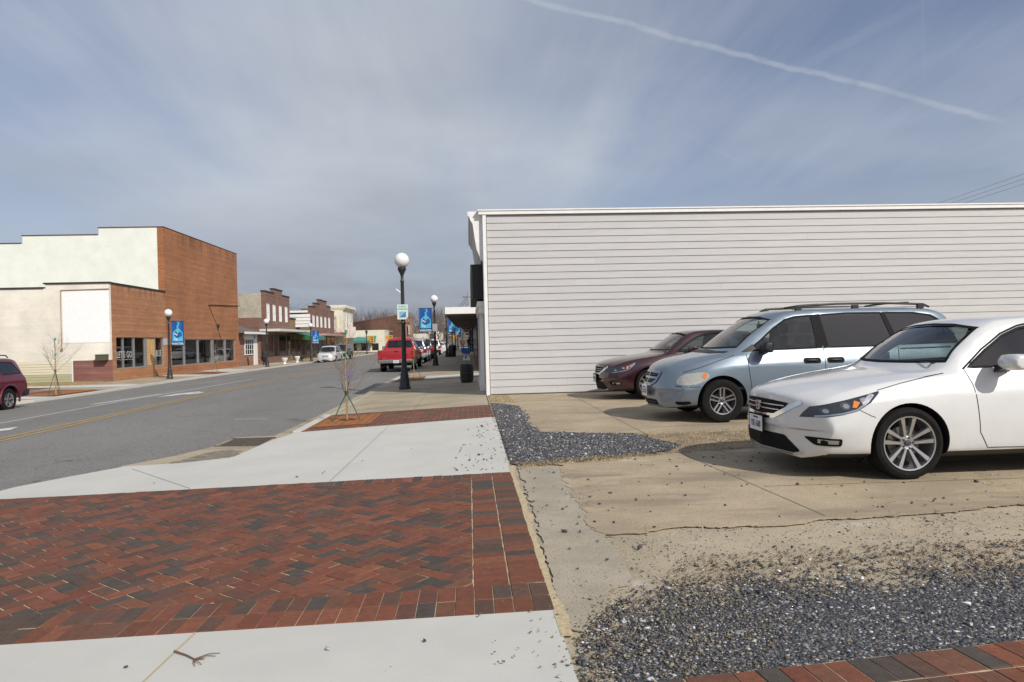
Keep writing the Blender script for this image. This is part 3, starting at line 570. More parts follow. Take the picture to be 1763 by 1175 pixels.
whitep = paintmat('paint_white', (.64, .64, .635), .0); bluep = paintmat('paint_silver_blue', (.21, .26, .31), .45, rough=.33); burg = paintmat('paint_burgundy', (.034, .004, .009), .2, rough=.3)
redp = paintmat('paint_red', (.36, .006, .014), .0); silverp = paintmat('paint_silver', (.50, .52, .55), .5); darkp = paintmat('paint_dark', (.02, .022, .03), .3); burg2 = paintmat('paint_burgundy_truck', (.12, .007, .022), .2)
gl_clear = glass('glass_clear', (.62, .70, .66)); gl_tint = glass('glass_tint', (.05, .05, .055), ior=1.6); gl_mid = glass('glass_mid', (.34, .38, .38)); gl_shop = glass('glass_shop', (.55, .58, .56)); gl_lens = glass('glass_lens', (.92, .93, .95))
def pchip(t, P, T):
    """monotone cubic per column; t (n), P (n,...) -> (len(T),...)"""
    h = np.diff(t); d = np.diff(P, axis=0)/h.reshape(-1, *([1]*(P.ndim-1))); m_ = np.zeros_like(P)
    a, b_ = d[:-1], d[1:]; w = (a*b_ > 0); den = np.where(w, a+b_, 1); m_[1:-1] = np.where(w, 2*a*b_/den, 0)
    m_[0] = d[0]; m_[-1] = d[-1]
    i = np.clip(np.searchsorted(t, T)-1, 0, len(t)-2); u = ((T-t[i])/h[i]).reshape(-1, *([1]*(P.ndim-1))); H = h[i].reshape(u.shape)
    return (2*u**3-3*u**2+1)*P[i]+(u**3-2*u**2+u)*H*m_[i]+(-2*u**3+3*u**2)*P[i+1]+(u**3-u**2)*H*m_[i+1]
class Shell:
    def __init__(s, rows, sharp, hw, nseg=5, nrow=5):
        G = []
        for (s0, c, pts) in rows:
            g = []
            for p in pts:
                y, z = p[0], p[1]; ds = p[2] if len(p) > 2 else 0
                g.append((s0+ds+c*(abs(y)/hw)**2.4, y, z))
            P = np.array(g); out = []; n = len(P)
            m_ = np.zeros_like(P); L_ = np.linalg.norm(np.diff(P, axis=0), axis=1)
            for i in range(1, n-1):
                t_ = (P[i+1]-P[i-1])/2; l = np.linalg.norm(t_)
                if l > 0: t_ = t_*min(1, min(L_[i-1], L_[i])*1.0/l)
                m_[i] = t_*(1-sharp[i])
            m_[0] = (P[1]-P[0]); m_[-1] = np.array([0, P[-1][1]-P[-2][1], 0])
            for i in range(n-1):
                for k in range(nseg):
                    u = k/nseg; out.append((2*u**3-3*u**2+1)*P[i]+(u**3-2*u**2+u)*m_[i]+(-2*u**3+3*u**2)*P[i+1]+(u**3-u**2)*m_[i+1])
            out.append(P[-1]); G.append(out)
        G = np.array(G)
        t = np.concatenate([[0], np.cumsum(np.maximum(.02, np.linalg.norm(np.diff(G, axis=0), axis=2).mean(1)))])
        T = np.concatenate([np.linspace(t[i], t[i+1], nrow, endpoint=False) for i in range(len(t)-1)]+[[t[-1]]])
        g = pchip(t, G, T); nr, nc, _ = g.shape
        mir = g[:, 1:-1][:, ::-1].copy(); mir[:, :, 1] *= -1
        full = np.concatenate([g, mir], 1); k = full.shape[1]
        s.verts = full.reshape(-1, 3); F = [(i*k+j, i*k+(j+1) % k, (i+1)*k+(j+1) % k, (i+1)*k+j) for i in range(nr-1) for j in range(k)]
        F.append(tuple(range(k-1, -1, -1))); F.append(tuple((nr-1)*k+j for j in range(k))); s.faces = F
        b = bmesh.new(); me = bpy.data.meshes.new('t'); me.from_pydata(s.verts.tolist(), [], F); b.from_mesh(me)
        bmesh.ops.remove_doubles(b, verts=b.verts, dist=.0004); bmesh.ops.recalc_face_normals(b, faces=b.faces); b.normal_update()
        s.bvh = BVHTree.FromBMesh(b); b.verts.ensure_lookup_table(); b.faces.ensure_lookup_table()
        s.fn = [f.normal.copy() for f in b.faces]; s.fv = [[(v.co.copy(), v.normal.copy()) for v in f.verts] for f in b.faces]
        b.to_mesh(me); b.free(); s.me = me
    def normal(s, p):
        q, n, i, d = s.bvh.find_nearest(p)
        if i is None: return None
        a = Vector((0, 0, 0))
        for co_, no in s.fv[i]: a += no/((co_-p).length+.004)
        return a.normalized()
    AX = {'side': (lambda a, b: (Vector((a, 3, b)), Vector((0, -1, 0)))), 'other': (lambda a, b: (Vector((a, -3, b)), Vector((0, 1, 0)))), 'front': (lambda a, b: (Vector((-3, a, b)), Vector((1, 0, 0)))),
          'rear': (lambda a, b: (Vector((9, a, b)), Vector((-1, 0, 0)))), 'top': (lambda a, b: (Vector((a, b, 4)), Vector((0, 0, -1))))}
    def hit(s, ax, a, b_, off):
        o, d = s.AX[ax](a, b_); p, n, i, _ = s.bvh.ray_cast(o, d)
        if p is None:
            p, n, i, _ = s.bvh.find_nearest(o+d*2.2)
            if p is None: return None
        n = s.normal(p) or n
        return p+n*off
    def patch(s, ax, poly, off, res=.05):
        """polygon laid on the skin: returns verts, faces"""
        b = bmesh.new(); vs = [b.verts.new((x, y, 0)) for x, y in poly]; b.faces.new(vs); bmesh.ops.triangulate(b, faces=b.faces[:])
        lo = [min(p[k] for p in poly) for k in (0, 1)]; hi = [max(p[k] for p in poly) for k in (0, 1)]
        for k in (0, 1):
            n = min(40, int((hi[k]-lo[k])/res))
            for i in range(1, n+1):
                c = [0, 0, 0]; c[k] = lo[k]+(hi[k]-lo[k])*i/(n+1); nn = [0, 0, 0]; nn[k] = 1
                bmesh.ops.bisect_plane(b, geom=b.verts[:]+b.edges[:]+b.faces[:], plane_co=c, plane_no=nn)
        bmesh.ops.remove_doubles(b, verts=b.verts, dist=1e-5); b.verts.index_update()
        V = [s.hit(ax, v.co.x, v.co.y, off) for v in b.verts]; F = [tuple(v.index for v in f.verts) for f in b.faces]; b.free(); return V, F
    def strip(s, ax, pts, w, off, closed=False, res=.05):
        """ribbon of width w along a polyline on the skin"""
        if closed: pts = list(pts)+[pts[0]]
        q = []
        for i in range(len(pts)-1):
            n = max(1, int(math.dist(pts[i], pts[i+1])/res))
            q += [(pts[i][0]+(pts[i+1][0]-pts[i][0])*k/n, pts[i][1]+(pts[i+1][1]-pts[i][1])*k/n) for k in range(n)]
        q.append(pts[-1]); V = []; n = len(q)
        for i in range(n):
            a = q[(i-1) % (n-1) if closed and i == 0 else max(0, i-1)]; c = q[1 if closed and i == n-1 else min(n-1, i+1)]
            d = Vector((c[0]-a[0], c[1]-a[1])); d = d.normalized() if d.length else Vector((1, 0)); nn = Vector((-d.y, d.x))*w/2
            V += [s.hit(ax, q[i][0]+nn.x, q[i][1]+nn.y, off), s.hit(ax, q[i][0]-nn.x, q[i][1]-nn.y, off)]
        return V, [(2*i, 2*i+1, 2*i+3, 2*i+2) for i in range(n-1)]
def to_obj(me, name='tmp'):
    o = bpy.data.objects.new(name, me); COL.objects.link(o); return o
def boolean(base, cutters, op='DIFFERENCE'):
    for c in cutters:
        md_ = base.modifiers.new('b', 'BOOLEAN'); md_.operation = op; md_.object = c; md_.solver = 'EXACT'
        try: md_.material_mode = 'TRANSFER'
        except Exception: pass
        dg = bpy.context.evaluated_depsgraph_get(); dg.update()
        me = bpy.data.meshes.new_from_object(base.evaluated_get(dg)); base.modifiers.clear(); base.data = me
    return base
def off_poly(poly, d):
    """grow (d>0) a polygon outward"""
    n = len(poly); ar = sum(poly[i][0]*poly[(i+1) % n][1]-poly[(i+1) % n][0]*poly[i][1] for i in range(n)); sg = 1 if ar > 0 else -1; out = []
    for i in range(n):
        p0, p, p1 = (Vector(poly[(i+k) % n]) for k in (-1, 0, 1)); a = (p-p0).normalized(); c = (p1-p).normalized()
        n0 = Vector((a.y, -a.x))*sg; n1 = Vector((c.y, -c.x))*sg; h = (n0+n1)
        h = h.normalized() if h.length > 1e-6 else n0
        out.append(tuple(p+h*d/max(.5, h.dot(n0))))
    return out
def roundp(poly, r, n=3):
    out = []; k = len(poly)
    for i in range(k):
        p0, p, p1 = (Vector(poly[(i+j) % k]) for j in (-1, 0, 1)); a = (p0-p); c = (p1-p); ra = min(r, a.length*.45); rc = min(r, c.length*.45); A = p+a.normalized()*ra; C = p+c.normalized()*rc
        for t in range(n+1): u = t/n; out.append(tuple(A*(1-u)**2+p*2*u*(1-u)+C*u*u))
    return out
def rows_of(base, table):
    out = []
    for r in table:
        s0, c, d = r
        pts = [d.get(i, base[i]) for i in range(9)]; out.append((s0, c, pts)); base = pts
    return out
def wheel_obj(parent, R0, w, style, loc, flip=1):
    """outside of the wheel looks towards +y when flip=1"""
    b = MB(); h = w/2; rr = R0*style['rim']
    b.lathe([(rr, -h), (R0*.93, -h), (R0*.985, -h*.8), (R0, -h*.45), (R0, h*.45), (R0*.985, h*.8), (R0*.95, h*.96), (R0*.86, h*1.05), (rr*1.06, h*.98), (rr, h*.9), (rr*.98, h*.2), (rr*.98, -h*.8)], n=48, axis='y', cap=False)
    o = b.build('wheel', tyrem, parent, smooth=35, loc=loc); o.rotation_euler = (0, 0, 0 if flip > 0 else math.pi)
    b = MB(); b.lathe([(rr*1.01, h*.90), (rr*1.0, h*.98), (rr*.955, h*.96), (rr*.94, h*.80), (rr*.92, h*.25), (rr*.9, -h*.5)], n=48, axis='y', cap=False); rim = b.build('rim', [style['m']], o, smooth=35)
    b = MB(); b.lathe([(rr*.62, h*.02), (rr*.62, h*.10), (rr*.2, h*.12), (.0, h*.12)], n=24, axis='y'); b.build('brake_disc', brakem if style.get('disc') else alloydark, o, smooth=35)
    b = MB(); b.lathe([(rr*.97, -h*.3), (0, -h*.28)], n=24, axis='y', cap=False); b.build('wheel_back', blackp, o)
    b = MB(); n = style['n']; f0, f1 = h*.62, h*.90
    for k in range(n):
        a = 2*math.pi*k/n+style.get('ph', math.pi/2)
        for sgn in style['pair']:
            r0, r1 = rr*.17, rr*.955; o0 = style['o0']*sgn*rr; o1 = style['o1']*sgn*rr; w0, w1 = style['w0']*rr, style['w1']*rr
            def P(r, t, yy): v = rot2((r, t), a, (0, 0)); return (v[0], yy, v[1])
            b.hexa([P(r0, o0-w0, f0-.02), P(r1, o1-w1, f1-.04), P(r1, o1+w1, f1-.04), P(r0, o0+w0, f0-.02), P(r0, o0-w0*.75, f0+.006), P(r1, o1-w1*.85, f1), P(r1, o1+w1*.85, f1), P(r0, o0+w0*.75, f0+.006)])
    b.lathe([(rr*.27, f0-.03), (rr*.27, f0), (rr*.22, f0+.010), (rr*.15, f0+.004), (0, f0+.004)], n=24, axis='y')
    b.build('spokes', style['m'], rim, smooth=30, bevel=0)
    for k in range(5):
        b = MB(); a = 2*math.pi*k/5+.3+math.pi/2; b.lathe([(rr*.04, f0-.005), (rr*.04, f0+.012), (0, f0+.013)], c=(math.cos(a)*rr*.2, 0, math.sin(a)*rr*.2), n=8, axis='y'); b.build('lug_nut', blackp, rim)
    b = MB(); b.lathe([(rr*.115, f0), (rr*.11, f0+.016), (0, f0+.02)], n=20, axis='y'); b.build('hub_cap', style.get('cap', alloydark), rim, smooth=30)
    return o
def build_car(sp, name, label, cat, group=None):
    root = thing(name, label, cat, group=group); sh = Shell(rows_of(sp['base'], sp['rows']), sp['sharp'], sp['hw'], sp.get('nseg', 5), sp.get('nrow', 5)); P = sp['paint']
    # body skin, hollowed and cut
    me = sh.me.copy(); me.materials.clear(); me.materials.append(P); me.materials.append(blackp); body = to_obj(me, 'body')
    b = bmesh.new(); b.from_mesh(body.data)
    for f in b.faces:
        if f.normal.z < -.75 and f.calc_center_median().z < sp['zu']: f.material_index = 1
    b.to_mesh(body.data); b.free()
    cut = []
    # cabin cavity
    c = bmesh.new(); c.from_mesh(sh.me); c.normal_update(); mv = [(v, v.normal.copy()) for v in c.verts]
    for v, n in mv: v.co -= n*sp.get('wallt', .055)
    s0, s1, z0 = sp['cab']
    for co_, no in (((s0, 0, 0), (-1, 0, 0)), ((s1, 0, 0), (1, 0, 0)), ((0, 0, z0), (0, 0, -1))):
        r_ = bmesh.ops.bisect_plane(c, geom=c.verts[:]+c.edges[:]+c.faces[:], plane_co=co_, plane_no=no, clear_outer=True)
        ed = [e for e in r_['geom_cut'] if isinstance(e, bmesh.types.BMEdge)]
        bmesh.ops.holes_fill(c, edges=[e for e in c.edges if e.is_boundary], sides=0)
    bmesh.ops.triangulate(c, faces=c.faces[:]); bmesh.ops.recalc_face_normals(c, faces=c.faces); m2 = bpy.data.meshes.new('cav'); c.to_mesh(m2); c.free(); m2.materials.clear(); m2.materials.append(cabinm); cut.append(to_obj(m2))
    b = MB()
    for s_, r_, zc in sp['arches']:
        for sg in (1, -1):
            ya, yb = (sp['hw']-.34)*sg, (sp['hw']+.2)*sg
            b.lathe([(r_, min(ya, yb)), (r_, max(ya, yb))], c=(s_, 0, zc), n=44, axis='y')
    cut.append(b.build('tmp', blackp))
    for k, (ax, poly, dp) in enumerate(sp['holes']):
        b = MB()
        if ax == 'side': b.prism(poly, -2, 2, 'y')
        elif ax == 'front': b.prism(poly, dp[0], dp[1], 'x')
        cut.append(b.build('tmp', trimm))
    boolean(body, cut)
    for o in cut: bpy.data.objects.remove(o)
    body.name = 'body'; body.parent = root; me = body.data
    me.polygons.foreach_set('use_smooth', [True]*len(me.polygons))
    nrm = [None]*len(me.loops); pi = [i for i, x in enumerate(me.materials) if x == P]
    for p in me.polygons:
        for li in p.loop_indices:
            if p.material_index in pi:
                n = sh.normal(me.vertices[me.loops[li].vertex_index].co); nrm[li] = n if n and n.dot(p.normal) > .3 else p.normal
            else: nrm[li] = p.normal
    me.normals_split_custom_set([tuple(n) for n in nrm])
    # panes, trims, lamps ...
    for (nm, mt, ax, poly, off, both) in sp['patches']:
        for a in ([ax, 'other'] if both else [ax]):
            b = MB(); V, F = sh.patch(a, poly, off, .06 if 'glass' in nm or 'window' in nm or 'windshield' in nm else .035); b.add(V, F); b.build(nm, mt, root, smooth=60)
    for (nm, mt, ax, pts, w, off, both, closed) in sp['strips']:
        for a in ([ax, 'other'] if both else [ax]):
            b = MB(); V, F = sh.strip(a, pts, w, off, closed); b.add(V, F); b.build(nm, mt, root, smooth=60, fix=False)
    for s_, rw, w in sp['wheels']:
        for sg in (1, -1): wheel_obj(root, rw, w, sp['wstyle'], (s_, sg*(sp['hw']-w/2-.025), rw), sg)
    # seats, dash, steering wheel
    for (s_, y, z, mt) in sp['seats']:
        b = MB(); b.box(s_-.25, s_+.25, y-.24, y+.24, z-.16, z); 
        b.hexa([(s_+.14, y-.23, z-.02), (s_+.30, y-.23, z-.02), (s_+.30, y+.23, z-.02), (s_+.14, y+.23, z-.02), (s_+.34, y-.19, z+.55), (s_+.44, y-.19, z+.55), (s_+.44, y+.19, z+.55), (s_+.34, y+.19, z+.55)])
        b.box(s_+.37, s_+.46, y-.13, y+.13, z+.58, z+.76); b.build('seat', mt, root, bevel=.03, smooth=50)
    if 'dash' in sp:
        x0, x1, z = sp['dash']; b = MB(); yw = sp['hw']-.17; b.hexa([(x0, -yw+.1, z-.35), (x1, -yw, z-.35), (x1, yw, z-.35), (x0, yw-.1, z-.35), (x0, -yw+.15, z-.02), (x1-.1, -yw, z), (x1-.1, yw, z), (x0, yw-.15, z-.02)]); b.build('dashboard', cabinm, root, bevel=.03)
        b = MB(); st = sp['steer']; ax_ = Vector((-.85, 0, .5)).normalized(); u = Vector((0, 1, 0)); v = ax_.cross(u); c = Vector(st); pts = [c+(u*math.cos(a)+v*math.sin(a))*.185 for a in [2*math.pi*k/24 for k in range(25)]]; b.path(pts, .015, 6)
        for a in (0, math.pi, -math.pi/2): b.tube(c, c+(u*math.cos(a)+v*math.sin(a))*.18, .018)
        b.build('steering_wheel', blackp, root, smooth=50)
        b = MB(); mx_, mz = sp['rvm']; b.box(mx_-.01, mx_+.02, -.12, .12, mz-.035, mz+.035); b.tube((mx_, 0, mz), (mx_-.03, 0, mz+.09), .01); b.build('rear_view_mirror', blackp, root, bevel=.01)
    return root, sh
def door_handle(root, loc, mt, l=.18, recess=True):
    x, y, z = loc
    for sg in (1, -1):
        b = MB(); b.sphere((x, sg*y, z), 1, 16, 10, l/2, .026, .028); b.build('door_handle', mt, root, smooth=60)
def mirror(root, loc, m1, m2, sx=.085, sy=.12, sz=.075, fwd=-.02):
    x, y, z = loc
    for sg in (1, -1):
        b = MB(); vs = []
        for (dy, k) in ((-1, .62), (-.8, .88), (0, 1.0), (.7, .95), (1, .7)):
            for (dx, dz) in ((-1, -.45), (-1, .35), (-.55, .95), (.75, 1), (.8, -1), (-.4, -1)): vs.append((x+dx*sx*k, sg*(y+sy+dy*sy), z+dz*sz*k))
        F = [(j*6+i, j*6+(i+1) % 6, (j+1)*6+(i+1) % 6, (j+1)*6+i) for j in range(4) for i in range(6)]+[(5, 4, 3, 2, 1, 0), (24, 25, 26, 27, 28, 29)]
        b.add(vs, F); o = b.build('wing_mirror', m1, root, smooth=50, bevel=.012)
        b = MB(); b.hexa([(x-.05, sg*(y-.06), z-.10), (x+.10, sg*(y-.06), z-.10), (x+.05, sg*(y+.06), z-.055), (x-.04, sg*(y+.06), z-.055), (x-.04, sg*(y-.06), z-.03), (x+.08, sg*(y-.06), z-.03), (x+.05, sg*(y+.07), z-.03), (x-.03, sg*(y+.07), z-.03)]); b.build('mirror_arm', m2, o)
        b = MB(); b.box(x+sx*.80, x+sx*.83, sg*(y+sy)-sy*.75, sg*(y+sy)+sy*.75, z-sz*.7, z+sz*.75); b.build('mirror_glass', chrome, o)
def number_plate(root, x, z, txt, state, facing=-1, y=0, dark=True, w=.31, h=.155, tilt=0):
    b = MB(); b.box(min(x, x+facing*.010), max(x, x+facing*.010), y-w/2-.016, y+w/2+.016, z-h/2-.016, z+h/2+.016); fr = b.build('plate_frame', trimm if dark else chrome, root)
    b = MB(); xx = x+facing*.012; b.box(min(xx, xx-facing*.01), max(xx, xx-facing*.01), y-w/2, y+w/2, z-h/2, z+h/2); p = b.build('number_plate', plate, root)
    rot = (R(90), 0, R(-90) if facing < 0 else R(90)); xt = x+facing*.0135
    text(txt, .095, plateink, p, 'plate_number', (xt, y, z-.012), rot, .0008, sx=.62); text(state, .030, plateink, p, 'plate_state', (xt, y, z+.055), rot, .0008)
SHARP = [0, .9, .35, .0, .45, .75, .45, 0, 0]
# --- the two saloons share one body
SED = dict(hw=.925, sharp=SHARP, paint=whitep, zu=.3, nseg=6, nrow=6,
  base=[(0, .19), (.72, .17), (.89, .25), (.922, .52), (.905, .80), (.845, .96), (.6, 1.4), (.3, 1.45), (0, 1.455)],
  rows=[(.0, .36, {0: (0, .45), 1: (.45, .45), 2: (.70, .45), 3: (.86, .455), 4: (.80, .462), 5: (.66, .465), 6: (.47, .466), 7: (.24, .467), 8: (0, .467)}),
        (.0, .36, {0: (0, .22, .03), 1: (.52, .21, .03), 2: (.76, .27), 3: (.885, .45), 4: (.83, .60, .01), 5: (.70, .665, .02), 6: (.49, .69, .03), 7: (.25, .70, .035), 8: (0, .705, .035)}),
        (.045, .36, {0: (0, .19), 1: (.58, .18), 2: (.81, .25), 3: (.90, .46), 4: (.85, .63), 5: (.73, .715), 6: (.50, .745), 7: (.25, .757), 8: (0, .76)}),
        (.22, .30, {1: (.62, .18), 2: (.85, .25), 3: (.915, .48), 4: (.88, .68), 5: (.775, .785), 6: (.53, .82), 7: (.27, .835), 8: (0, .84)}),
        (.55, .16, {1: (.66, .175), 2: (.875, .25), 3: (.92, .50), 4: (.90, .725), 5: (.80, .855), 6: (.56, .888), 7: (.28, .90), 8: (0, .905)}),
        (.97, .04, {1: (.70, .17), 2: (.885, .25), 3: (.925, .52), 4: (.91, .755), 5: (.82, .905), 6: (.60, .945), 7: (.30, .96), 8: (0, .965)}),
        (1.22, .28, {4: (.91, .77), 5: (.84, .945), 6: (.765, .985), 7: (.40, .995), 8: (0, .998)}),
        (1.54, .27, {5: (.835, .955), 6: (.705, 1.19), 7: (.38, 1.215), 8: (0, 1.22)}),
        (1.96, .25, {4: (.91, .79), 5: (.84, .965), 6: (.618, 1.405), 7: (.33, 1.445), 8: (0, 1.452)}),
        (2.16, .20, {5: (.84, .97), 6: (.59, 1.440), 7: (.31, 1.475), 8: (0, 1.482)}),
        (2.6, .05, {3: (.925, .53), 4: (.912, .80), 5: (.845, .98), 6: (.58, 1.455), 7: (.30, 1.488), 8: (0, 1.493)}),
        (3.25, 0, {5: (.845, .99), 6: (.57, 1.41), 7: (.30, 1.445), 8: (0, 1.45)}),
        (3.75, -.08, {4: (.905, .83), 5: (.83, 1.0), 6: (.58, 1.28), 7: (.32, 1.33), 8: (0, 1.335)}),
        (4.28, -.12, {4: (.90, .86), 5: (.79, 1.02), 6: (.62, 1.06), 7: (.35, 1.07), 8: (0, 1.075)}),
        (4.72, -.20, {1: (.68, .22), 2: (.86, .30), 3: (.915, .56), 4: (.88, .84), 5: (.76, 1.0), 6: (.58, 1.03), 7: (.3, 1.045), 8: (0, 1.05)}),
        (4.86, -.28, {1: (.6, .26), 2: (.80, .35), 3: (.89, .58), 4: (.85, .78), 5: (.72, .88), 6: (.5, .90), 7: (.25, .91), 8: (0, .91)}),
        (4.86, -.28, {0: (0, .57), 1: (.45, .57), 2: (.7, .57), 3: (.87, .575), 4: (.82, .582), 5: (.7, .584), 6: (.5, .585), 7: (.25, .586), 8: (0, .586)})],
  arches=[(1.03, .372, .335), (3.79, .372, .335)], wheels=[(1.03, .334, .235), (3.79, .334, .235)], cab=(1.25, 4.4, .42))
side1 = [(1.66, 1.01), (1.88, 1.165), (2.10, 1.295), (2.30, 1.365), (2.52, 1.40), (2.76, 1.408), (2.76, 1.035), (2.2, 1.02)]
side2 = [(2.84, 1.036), (2.84, 1.405), (3.15, 1.375), (3.50, 1.275), (3.80, 1.13), (3.86, 1.07), (3.4, 1.045)]
ws = [(-.725, 1.055), (-.40, 1.045), (0, 1.04), (.40, 1.045), (.725, 1.055), (.70, 1.12), (.595, 1.385), (.3, 1.425), (0, 1.435), (-.3, 1.425), (-.595, 1.385), (-.70, 1.12)]
rw = [(-.60, 1.12), (.60, 1.12), (.53, 1.31), (0, 1.35), (-.53, 1.31)]
hl = [(.14, .575), (.165, .625), (.20, .678), (.47, .742), (.77, .818), (.765, .80), (.665, .715), (.545, .645), (.42, .612), (.28, .588)]
grl = [(-.47, .692), (-.25, .708), (0, .712), (.25, .708), (.47, .692), (.40, .63), (.27, .575), (0, .562), (-.27, .575), (-.40, .63)]
SED['holes'] = [('side', side1, None), ('side', side2, None), ('front', ws, (.8, 2.5)), ('front', rw, (3.3, 4.6))]
SED['patches'] = [('side_window', gl_mid, 'side', off_poly(side1, .015), -.008, True), ('side_window', gl_mid, 'side', off_poly(side2, .015), -.008, True), ('windshield', gl_clear, 'front', off_poly(ws, .012), -.006, False), ('rear_window', gl_mid, 'rear', off_poly(rw, .02), -.006, False),
  ('headlight', lampdark, 'side', hl, .004, True),
  ('grille', trimm, 'front', grl, .006, False), ('air_intake', trimm, 'front', roundp([(-.44, .385), (.44, .385), (.60, .245), (.52, .225), (-.52, .225), (-.60, .245)], .03), .005, False),
  ('fog_light', trimm, 'side', roundp([(.155, .40), (.40, .395), (.40, .325), (.21, .325)], .02), .005, True),
  ('tail_light', redlens, 'side', [(4.25, .95), (4.60, .97), (4.66, .78), (4.4, .80)], .005, True)]
SED['strips'] = [('window_seal', trimm, 'side', side1, .022, .002, True, True), ('window_seal', trimm, 'side', side2, .022, .002, True, True), ('window_seal', trimm, 'side', [(2.80, 1.03), (2.80, 1.41)], .085, .0035, True, False),
  ('door_gap', gapm, 'side', [(1.62, .985), (1.655, .86), (1.675, .6), (1.69, .42), (1.77, .275), (2.75, .26)], .008, .0015, True, False), ('door_gap', gapm, 'side', [(2.80, 1.0), (2.80, .5), (2.76, .27)], .008, .0015, True, False),
  ('door_gap', gapm, 'side', [(2.8, .265), (3.35, .28), (3.42, .5), (3.75, .78), (3.80, 1.0)], .008, .0015, True, False),
  ('hood_gap', gapm, 'side', [(.76, .825), (1.0, .885), (1.25, .935), (1.42, .962)], .006, .0015, True, False), ('bumper_gap', gapm, 'side', [(.56, .655), (.66, .60), (.70, .585)], .006, .0015, True, False),
  ('windshield_seal', trimm, 'front', off_poly(ws, -.014), .018, .0035, False, True),
  ('window_trim', trimm, 'side', [(1.61, .995), (1.85, 1.175), (2.09, 1.315), (2.30, 1.388), (2.52, 1.425), (3.0, 1.418), (3.5, 1.30), (3.85, 1.12)], .016, .003, True, False),
  ('grille_surround', chrome, 'front', [(-.60, .715), (-.44, .625), (-.285, .553), (0, .54), (.285, .553), (.44, .625), (.60, .715)], .046, .009, False, False),
  ('grille_bar', alloy, 'front', [(-.42, .662), (.42, .662)], .010, .014, False, False), ('grille_bar', alloy, 'front', [(-.36, .618), (.36, .618)], .010, .014, False, False),
  ('intake_lip', chrome, 'front', [(-.62, .235), (-.53, .212), (0, .205), (.53, .212), (.62, .235)], .016, .010, False, False),
  ('fog_lens', lensm, 'side', [(.23, .365), (.37, .362)], .035, .008, True, False),
  ('headlight_strip', lensm, 'side', [(.22, .592), (.42, .622), (.54, .655), (.64, .722), (.71, .785)], .014, .008, True, False), ('headlight_rim', lensm, 'side', [(.60, .70), (.655, .755), (.70, .79)], .032, .0075, True, False)]
circ = lambda x, z, r, k=1.0: [(x+r*k*math.cos(2*math.pi*i/14), z+r*math.sin(2*math.pi*i/14)) for i in range(14)]
SED['patches'] += [('headlight_lamp', alloydark, 'side', circ(.285, .645, .030, 1.2), .006, True), ('headlight_lamp', alloydark, 'side', circ(.445, .690, .034, 1.2), .006, True), ('lamp_bulb', lensm, 'side', circ(.450, .686, .020, 1.2), .008, True), ('lamp_bulb', lensm, 'side', circ(.290, .641, .018, 1.2), .008, True), ('indicator', orange, 'side', [(.50, .675), (.535, .672), (.575, .72), (.53, .735)], .008, True), ('headlight_lamp', lensm, 'side', [(.585, .715), (.62, .735), (.63, .765), (.58, .75)], .007, True)]
SED['wstyle'] = dict(rim=.745, m=alloy, n=5, pair=(1, -1), o0=.07, o1=.235, w0=.048, w1=.092, disc=True, ph=math.pi/2)
SED['seats'] = [(2.35, .38, .55, redseat), (2.35, -.38, .55, redseat), (3.2, .35, .55, seatm), (3.2, -.35, .55, seatm)]; SED['dash'] = (1.5, 1.85, .98); SED['steer'] = (1.95, .38, .88); SED['rvm'] = (2.02, 1.30)
sedan, shs = build_car(SED, 'parked_car', 'white saloon car with twin spoke alloy wheels, nearest of the three parked cars', 'car', 'cars parked nose out beside the white wall')
mirror(sedan, (1.93, .91, 1.06), whitep, blackp); door_handle(sedan, (2.55, .91, .86), whitep); door_handle(sedan, (3.5, .905, .87), whitep)
number_plate(sedan, -.022, .46, 'YBE-3688', 'VIRGINIA')
b = MB()
def badge(root, x, z, w, h, m1, m2):
    b = MB(); ring = roundp([(-w, h), (w, h), (w*.72, -h), (-w*.72, -h)], w*.5); inn = off_poly(ring, -.012); n = len(ring)
    b.add([(x, p[0], z+p[1]) for p in ring]+[(x, p[0], z+p[1]) for p in inn]+[(x+.012, p[0], z+p[1]) for p in ring], [(i, (i+1) % n, n+(i+1) % n, n+i) for i in range(n)]+[(i, (i+1) % n, 2*n+(i+1) % n, 2*n+i) for i in range(n)])
    for sg in (1, -1): b.hexa([(x+.004, sg*(.012), z-h*.95), (x-.004, sg*.012, z-h*.95), (x-.004, sg*.028, z-h*.95), (x+.004, sg*.028, z-h*.95), (x+.004, sg*.026, z+h*.95), (x-.004, sg*.026, z+h*.95), (x-.004, sg*.045, z+h*.95), (x+.004, sg*.045, z+h*.95)])
    b.box(x-.004, x+.004, -.022, .022, z-.012, z+.008); return b.build('emblem', m1, root)
badge(sedan, -.008, .640, .060, .048, chrome, None)
for sg in (0, 1): b = MB(); b.path([(1.40+.1*sg, .55-1.0*sg, 1.035), (1.42, .2-.9*sg, 1.055), (1.40, -.1-.35*sg, 1.07)], [.008, .007, .005], 5); b.build('wiper', blackp, sedan)
sedan.location = (2.965, 7.03, .004)
mar = copy_tree(sedan, None, {'paint_white': 'paint_burgundy', 'red_seat': 'seat_cloth'})
mar.location = (2.86, 15.75, .004); mar['label'] = 'burgundy saloon car parked closest to the white clapboard wall'
